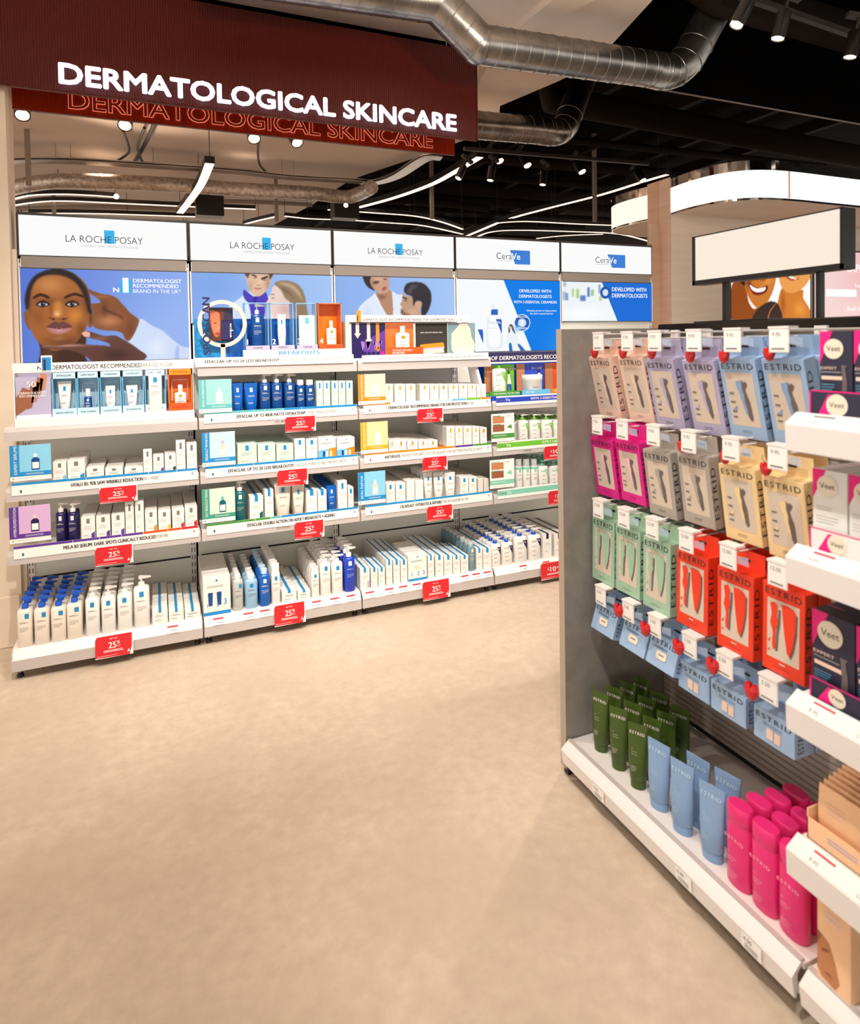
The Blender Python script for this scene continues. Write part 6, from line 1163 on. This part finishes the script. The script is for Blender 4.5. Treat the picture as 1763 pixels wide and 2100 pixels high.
pk = Proto(); b = MB(); b.sup([(.036, .022, 0, 2.3), (.0385, .0245, .006, 2.3), (.0385, .0245, .172, 2.3), (.0375, .0235, .175, 2.3)], 'hot_pink', 26)
b.text('ESTRID', (-.030, -.0256, .128), UX, UZ, .0095, 'pink_white', w=.060, sp=1.25); 
for i_, z in enumerate((.092, .078, .070)): b.text(['the', 'moisturising', 'shave gel'][i_], (-.022, -.0256, z), UX, UZ, .0042, 'pink_white')
lines(b, -.02, .012, .04, -.0256, 4, 'pink_white', .0008, .005); pk.part('can_body', b)
b = MB(); b.sup([(.038, .0242, .1755, 2.3), (.0385, .0245, .176, 2.3), (.0385, .0245, .2165, 2.3), (.0345, .0205, .2235, 2.3)], 'hot_pink', 26); pk.part('cap', b)
for c, yc in enumerate((1.284, 1.202, 1.120)):
    for k in range(4): place(pk, 'shave_gel_can', (1.448+k*.062, yc-.008*k+.006, TZ), 'hot pink oval can, %s column from the blue tubes, %s' % (['first', 'second', 'third'][c], ['front row', 'second row back', 'third row back', 'rearmost row'][k]), 'can', rz=math.radians(-90))

# shelved bay at the right edge
zs = [1.385, 1.078, .735, .392]
SHN = ['top', 'second', 'third', 'lowest']
for k, z in enumerate(zs):
    s_ = [(1.33, z+.0), (1.338, z), (1.338, z+.055), (1.372, z+.082), (1.366, z+.086), (1.33, z+.064), (1.327, z+.06)]
    b = MB(); b.loft([[(x-1.33, y, zz-z) for x, zz in s_] for y in (-.93, 0)], 'white_metal'); b.box(.03, .50, -.93, 0, .062, .075, 'white_metal'); b.box(.0, .5, -.002, .0, .01, .062, 'white_metal')
    for yy, tx in ((-.05, '9.95'), (-.16, '14.00')): b.text(tx, (.004, yy, .0665), V(0, -1, 0), V(.5, 0, .32), .010, 'ink_soft'); b.add([(.024, yy, .0795), (.024, yy-.05, .0795), (.028, yy-.05, .0825), (.028, yy, .0825)], [(0, 1, 2, 3)], 'red' if k else 'ink_soft')
    tag(b.build('gondola_shelf', loc=(1.33, 1.055, z)), 'white shelf with ticket edge at right, %s of the four' % SHN[k], 'shelf')
def veet(w, d, h, body, corner, circ, nm, extra=None):
    p = Proto(); b = MB(); b.box(-w/2, w/2, -d/2, d/2, 0, h, body, c=.001); y = -d/2-.0005
    b.plate([(-w/2, y, h*.55), (-w*.1, y, h), (-w/2, y, h)], (0, -1, 0), .0003, corner) if corner else None
    cx, cz, r = -w*.06, h*.76, w*.30
    b.plate([(cx+r*math.cos(a), y-.0006, cz+r*math.sin(a)) for a in [q*math.pi/14 for q in range(28)]], (0, -1, 0), .0004, circ)
    b.text('Veet', (cx-r*.72, y-.0014, cz-r*.22), UX, UZ, r*.55, 'ink', w=r*1.45)
    if extra: extra(b, w, h, y)
    p.part('carton', b); return p
def exd(b, w, h, y):
    b.text('EXPERT', (-w*.46, y-.001, h*.48), UX, UZ, h*.04, 'peach', w=w*.5); lines(b, -w*.46, w*.2, h*.44, y-.0008, 1, 'off', .001); b.quad((-w*.44, y-.0006, h*.34), (w*.3, y-.0006, h*.34), (w*.3, y-.0006, h*.39), (-w*.44, y-.0006, h*.39), 'peach'); lines(b, -w*.44, w*.0, h*.27, y-.0008, 4, 'sky', .0012, .006)
    b.plate([(w*.18, y-.0008, h*.04), (w*.34, y-.0008, h*.04), (w*.36, y-.0008, h*.3), (w*.3, y-.0008, h*.5), (w*.36, y-.0008, h*.54), (w*.18, y-.0008, h*.54), (w*.22, y-.0008, h*.3)], (0, -1, 0), .0004, 'razor_grey')
def exw(b, w, h, y): lines(b, -w*.4, w*.1, h*.44, y-.0006, 2, 'stone', .0012, .006); lines(b, -w*.4, w*.3, h*.3, y-.0006, 3, 'stone', .0012, .007)
dkb = veet(.075, .05, .165, 'navy_box', 'veil_pink', 'cream', 'dark', exd)
# euro-hole top
dk2 = veet(.10, .05, .19, 'navy_box', 'veil_pink', 'cream', 'dark', exd); wtb = veet(.082, .035, .155, 'white', 'veil_pink', 'cream', 'white', exw)
X_ = 1.405
for q in range(3):
    for j in range(2):
        place(dkb, 'wax_carton', (X_+.02+q*.053, .985-j*.079, zs[0]+.0755+.03), 'dark carton with pink corner, top right shelf, %s %s' % (['left column', 'cut by the edge'][j], ['front', 'second back', 'third back'][q]), 'box', rz=math.radians(-90))
for q in range(5):
    for j in range(2): place(wtb, 'wax_carton', (X_+.02+q*.038, 1.005-j*.086, zs[1]+.0755+.03), 'white carton with pink corner, second right shelf, %s %s' % (['left column', 'cut by the edge'][j], ['front', 'second back', 'third back', 'fourth back', 'fifth back'][q]), 'box', rz=math.radians(-90))
for q in range(3):
    for j in range(2): place(dk2, 'trimmer_carton', (X_+.02+q*.053, .992-j*.104, zs[2]+.0755+.01), 'navy carton with pink corner, third right shelf, %s %s' % (['left column', 'cut by the edge'][j], ['front', 'second back', 'third back'][q]), 'box', rz=math.radians(-90))
for k, (zz, m1, m2, hgt) in enumerate(((zs[0]+.0755, 'navy_box', 'veil_pink', .062), (zs[1]+.0755, 'white', 'veil_pink', .055), (zs[2]+.0755, 'navy_box', 'veil_pink', .05))):
    w_ = .2; b = MB(); b.box(0, .002, -w_, 0, 0, hgt, m1); b.box(0, .25, -.002, 0, 0, hgt*.8, m1); b.box(0, .25, -w_, -w_+.002, 0, hgt*.8, m1); b.box(0, .25, -w_, 0, 0, .0015, m1); b.quad((-.0006, 0, hgt-.003), (-.0006, -w_, hgt-.003), (-.0006, -w_, hgt), (-.0006, 0, hgt), m2); b.quad((-.0006, 0, 0), (-.0006, -.004, 0), (-.0006, -.004, hgt), (-.0006, 0, hgt), m2)
    b.plate([(-.0006, -.02, .004), (-.0006, -.05, .004), (-.0006, -.06, hgt-.008), (-.0006, -.045, hgt-.008)], (-1, 0, 0), .0003, m2); r = hgt*.4
    b.plate([(-.0012, -.066+r*math.cos(a), hgt*.5+r*math.sin(a)) for a in [-q*math.pi/12 for q in range(24)]], (-1, 0, 0), .0003, 'cream'); b.text('Veet', (-.0018, -.066+r*.7, hgt*.42), V(0, -1, 0), UZ, r*.5, 'ink', w=r*1.4)
    tag(b.build('display_tray', loc=(1.382, 1.035, zz)), ['dark tray with pink rim on the top right shelf', 'white tray with pink flash on the second right shelf', 'navy tray with pink rim on the third right shelf'][k], 'tray')
# peach sachets on the lowest shelf and the big peach carton with a face on the base
for q in range(7):
    p = Proto(); b = MB(); h_ = .125-.004*q; b.loft([[(-.05, -.004, 0), (.05, -.004, 0), (.05, .004, 0), (-.05, .004, 0)], [(-.05, -.006, h_*.5), (.05, -.006, h_*.5), (.05, .006, h_*.5), (-.05, .006, h_*.5)], [(-.05, -.0015, h_), (.05, -.0015, h_), (.05, .0015, h_), (-.05, .0015, h_)]], 'peach_box')
    lines(b, -.03, .02, h_*.7, -.0066, 3, 'peach', .003, .01); p.part('sachet', b)
    place(p, 'peach_packet', (1.415+q*.016, .985, zs[3]+.08+.008*q), 'peach packet standing in the lowest right tray, %s from the front' % ['first', 'second', 'third', 'fourth', 'fifth', 'sixth', 'seventh'][q], 'packet', 'peach packets in the lowest right tray', rz=math.radians(-90))
b = MB(); b.box(0, .0025, -.2, 0, 0, .05, 'peach_box'); b.box(0, .2, -.0025, 0, 0, .07, 'peach_box'); b.box(0, .2, -.2, -.1975, 0, .05, 'peach_box'); b.box(0, .2, -.2, 0, 0, .002, 'peach_box'); lines_y(b, -.0006, -.05, -.12, .03, 2, 'lilac', .003, .008)
tag(b.build('display_tray', loc=(1.385, 1.045, zs[3]+.0755)), 'peach cardboard tray on the lowest right shelf', 'tray')
b = MB(); b.box(0, .17, -.08, 0, 0, .205, 'peach_box', c=.002); o = b.build('tanning_carton', loc=(1.395, 1.028, TZ)); tag(o, 'large peach carton printed with a face on the gondola base', 'box')
b = MB(); Pf = [(0, -.012, .015), (0, -.045, .01), (0, -.055, .03), (0, -.045, .07), (0, -.03, .105), (0, -.01, .115), (0, -.002, .09), (0, -.002, .03)]; b.plate([(-.0006, y, z) for _, y, z in Pf], (-1, 0, 0), .0003, 'skin')
b.plate([(-.0012, -.018, .03), (-.0012, -.04, .028), (-.0012, -.03, .036)], (-1, 0, 0), .0003, 'skin_dark'); b.plate([(-.0012, -.012, .075), (-.0012, -.03, .085), (-.0012, -.028, .09), (-.0012, -.012, .082)], (-1, 0, 0), .0003, 'skin_dark'); b.plate([(-.0012, -.002, .09), (-.0012, -.012, .112), (-.0012, -.002, .118)], (-1, 0, 0), .0003, 'skin_dark'); lines_y(b, -.0008, -.02, -.06, .17, 2, 'peach', .008, .014); b.build('printed_face', o)

# header sign on posts and a dark tray behind it
HX = 1.90; ya, yb = 1.90, 1.312; za, zb = 1.858, 2.028
t = thing('header_sign', 'long blank cream sign in black frame on two posts', 'sign', (HX, (ya+yb)/2, 1.70)); my = (ya+yb)/2
b = MB(); b.box(0, .055, yb-my, ya-my, za-1.70-.014, zb-1.70, 'black_plastic', c=.002); b.box(-.006, 0, yb-my, ya-my, za-1.70-.014, za-1.70+.002, 'black_plastic'); b.box(-.006, 0, ya-my-.012, ya-my, za-1.70-.014, zb-1.70, 'black_plastic'); b.box(-.006, 0, yb-my, ya-my, zb-1.70-.004, zb-1.70, 'black_plastic'); b.box(-.006, 0, yb-my, yb-my+.008, za-1.70-.014, zb-1.70, 'black_plastic'); b.build('frame', t)
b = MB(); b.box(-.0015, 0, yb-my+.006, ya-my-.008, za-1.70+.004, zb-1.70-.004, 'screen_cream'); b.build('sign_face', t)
for y in (on_x(1478, 600, HX).y, on_x(1670, 600, HX).y): b = MB(); b.box(.015, .035, y-my-.008, y-my+.008, 0, za-1.70-.013, 'black_plastic'); b.build('post', t)
b = MB(); b.box(0, .25, -.35, 0, 0, .012, 'black_plastic'); b.box(.008, .25, -.34, -.01, .012, .013, 'peach'); tag(b.build('sample_tray', loc=(2.06, 2.06, 1.70)), 'flat black tray behind the post of the cream sign', 'tray')
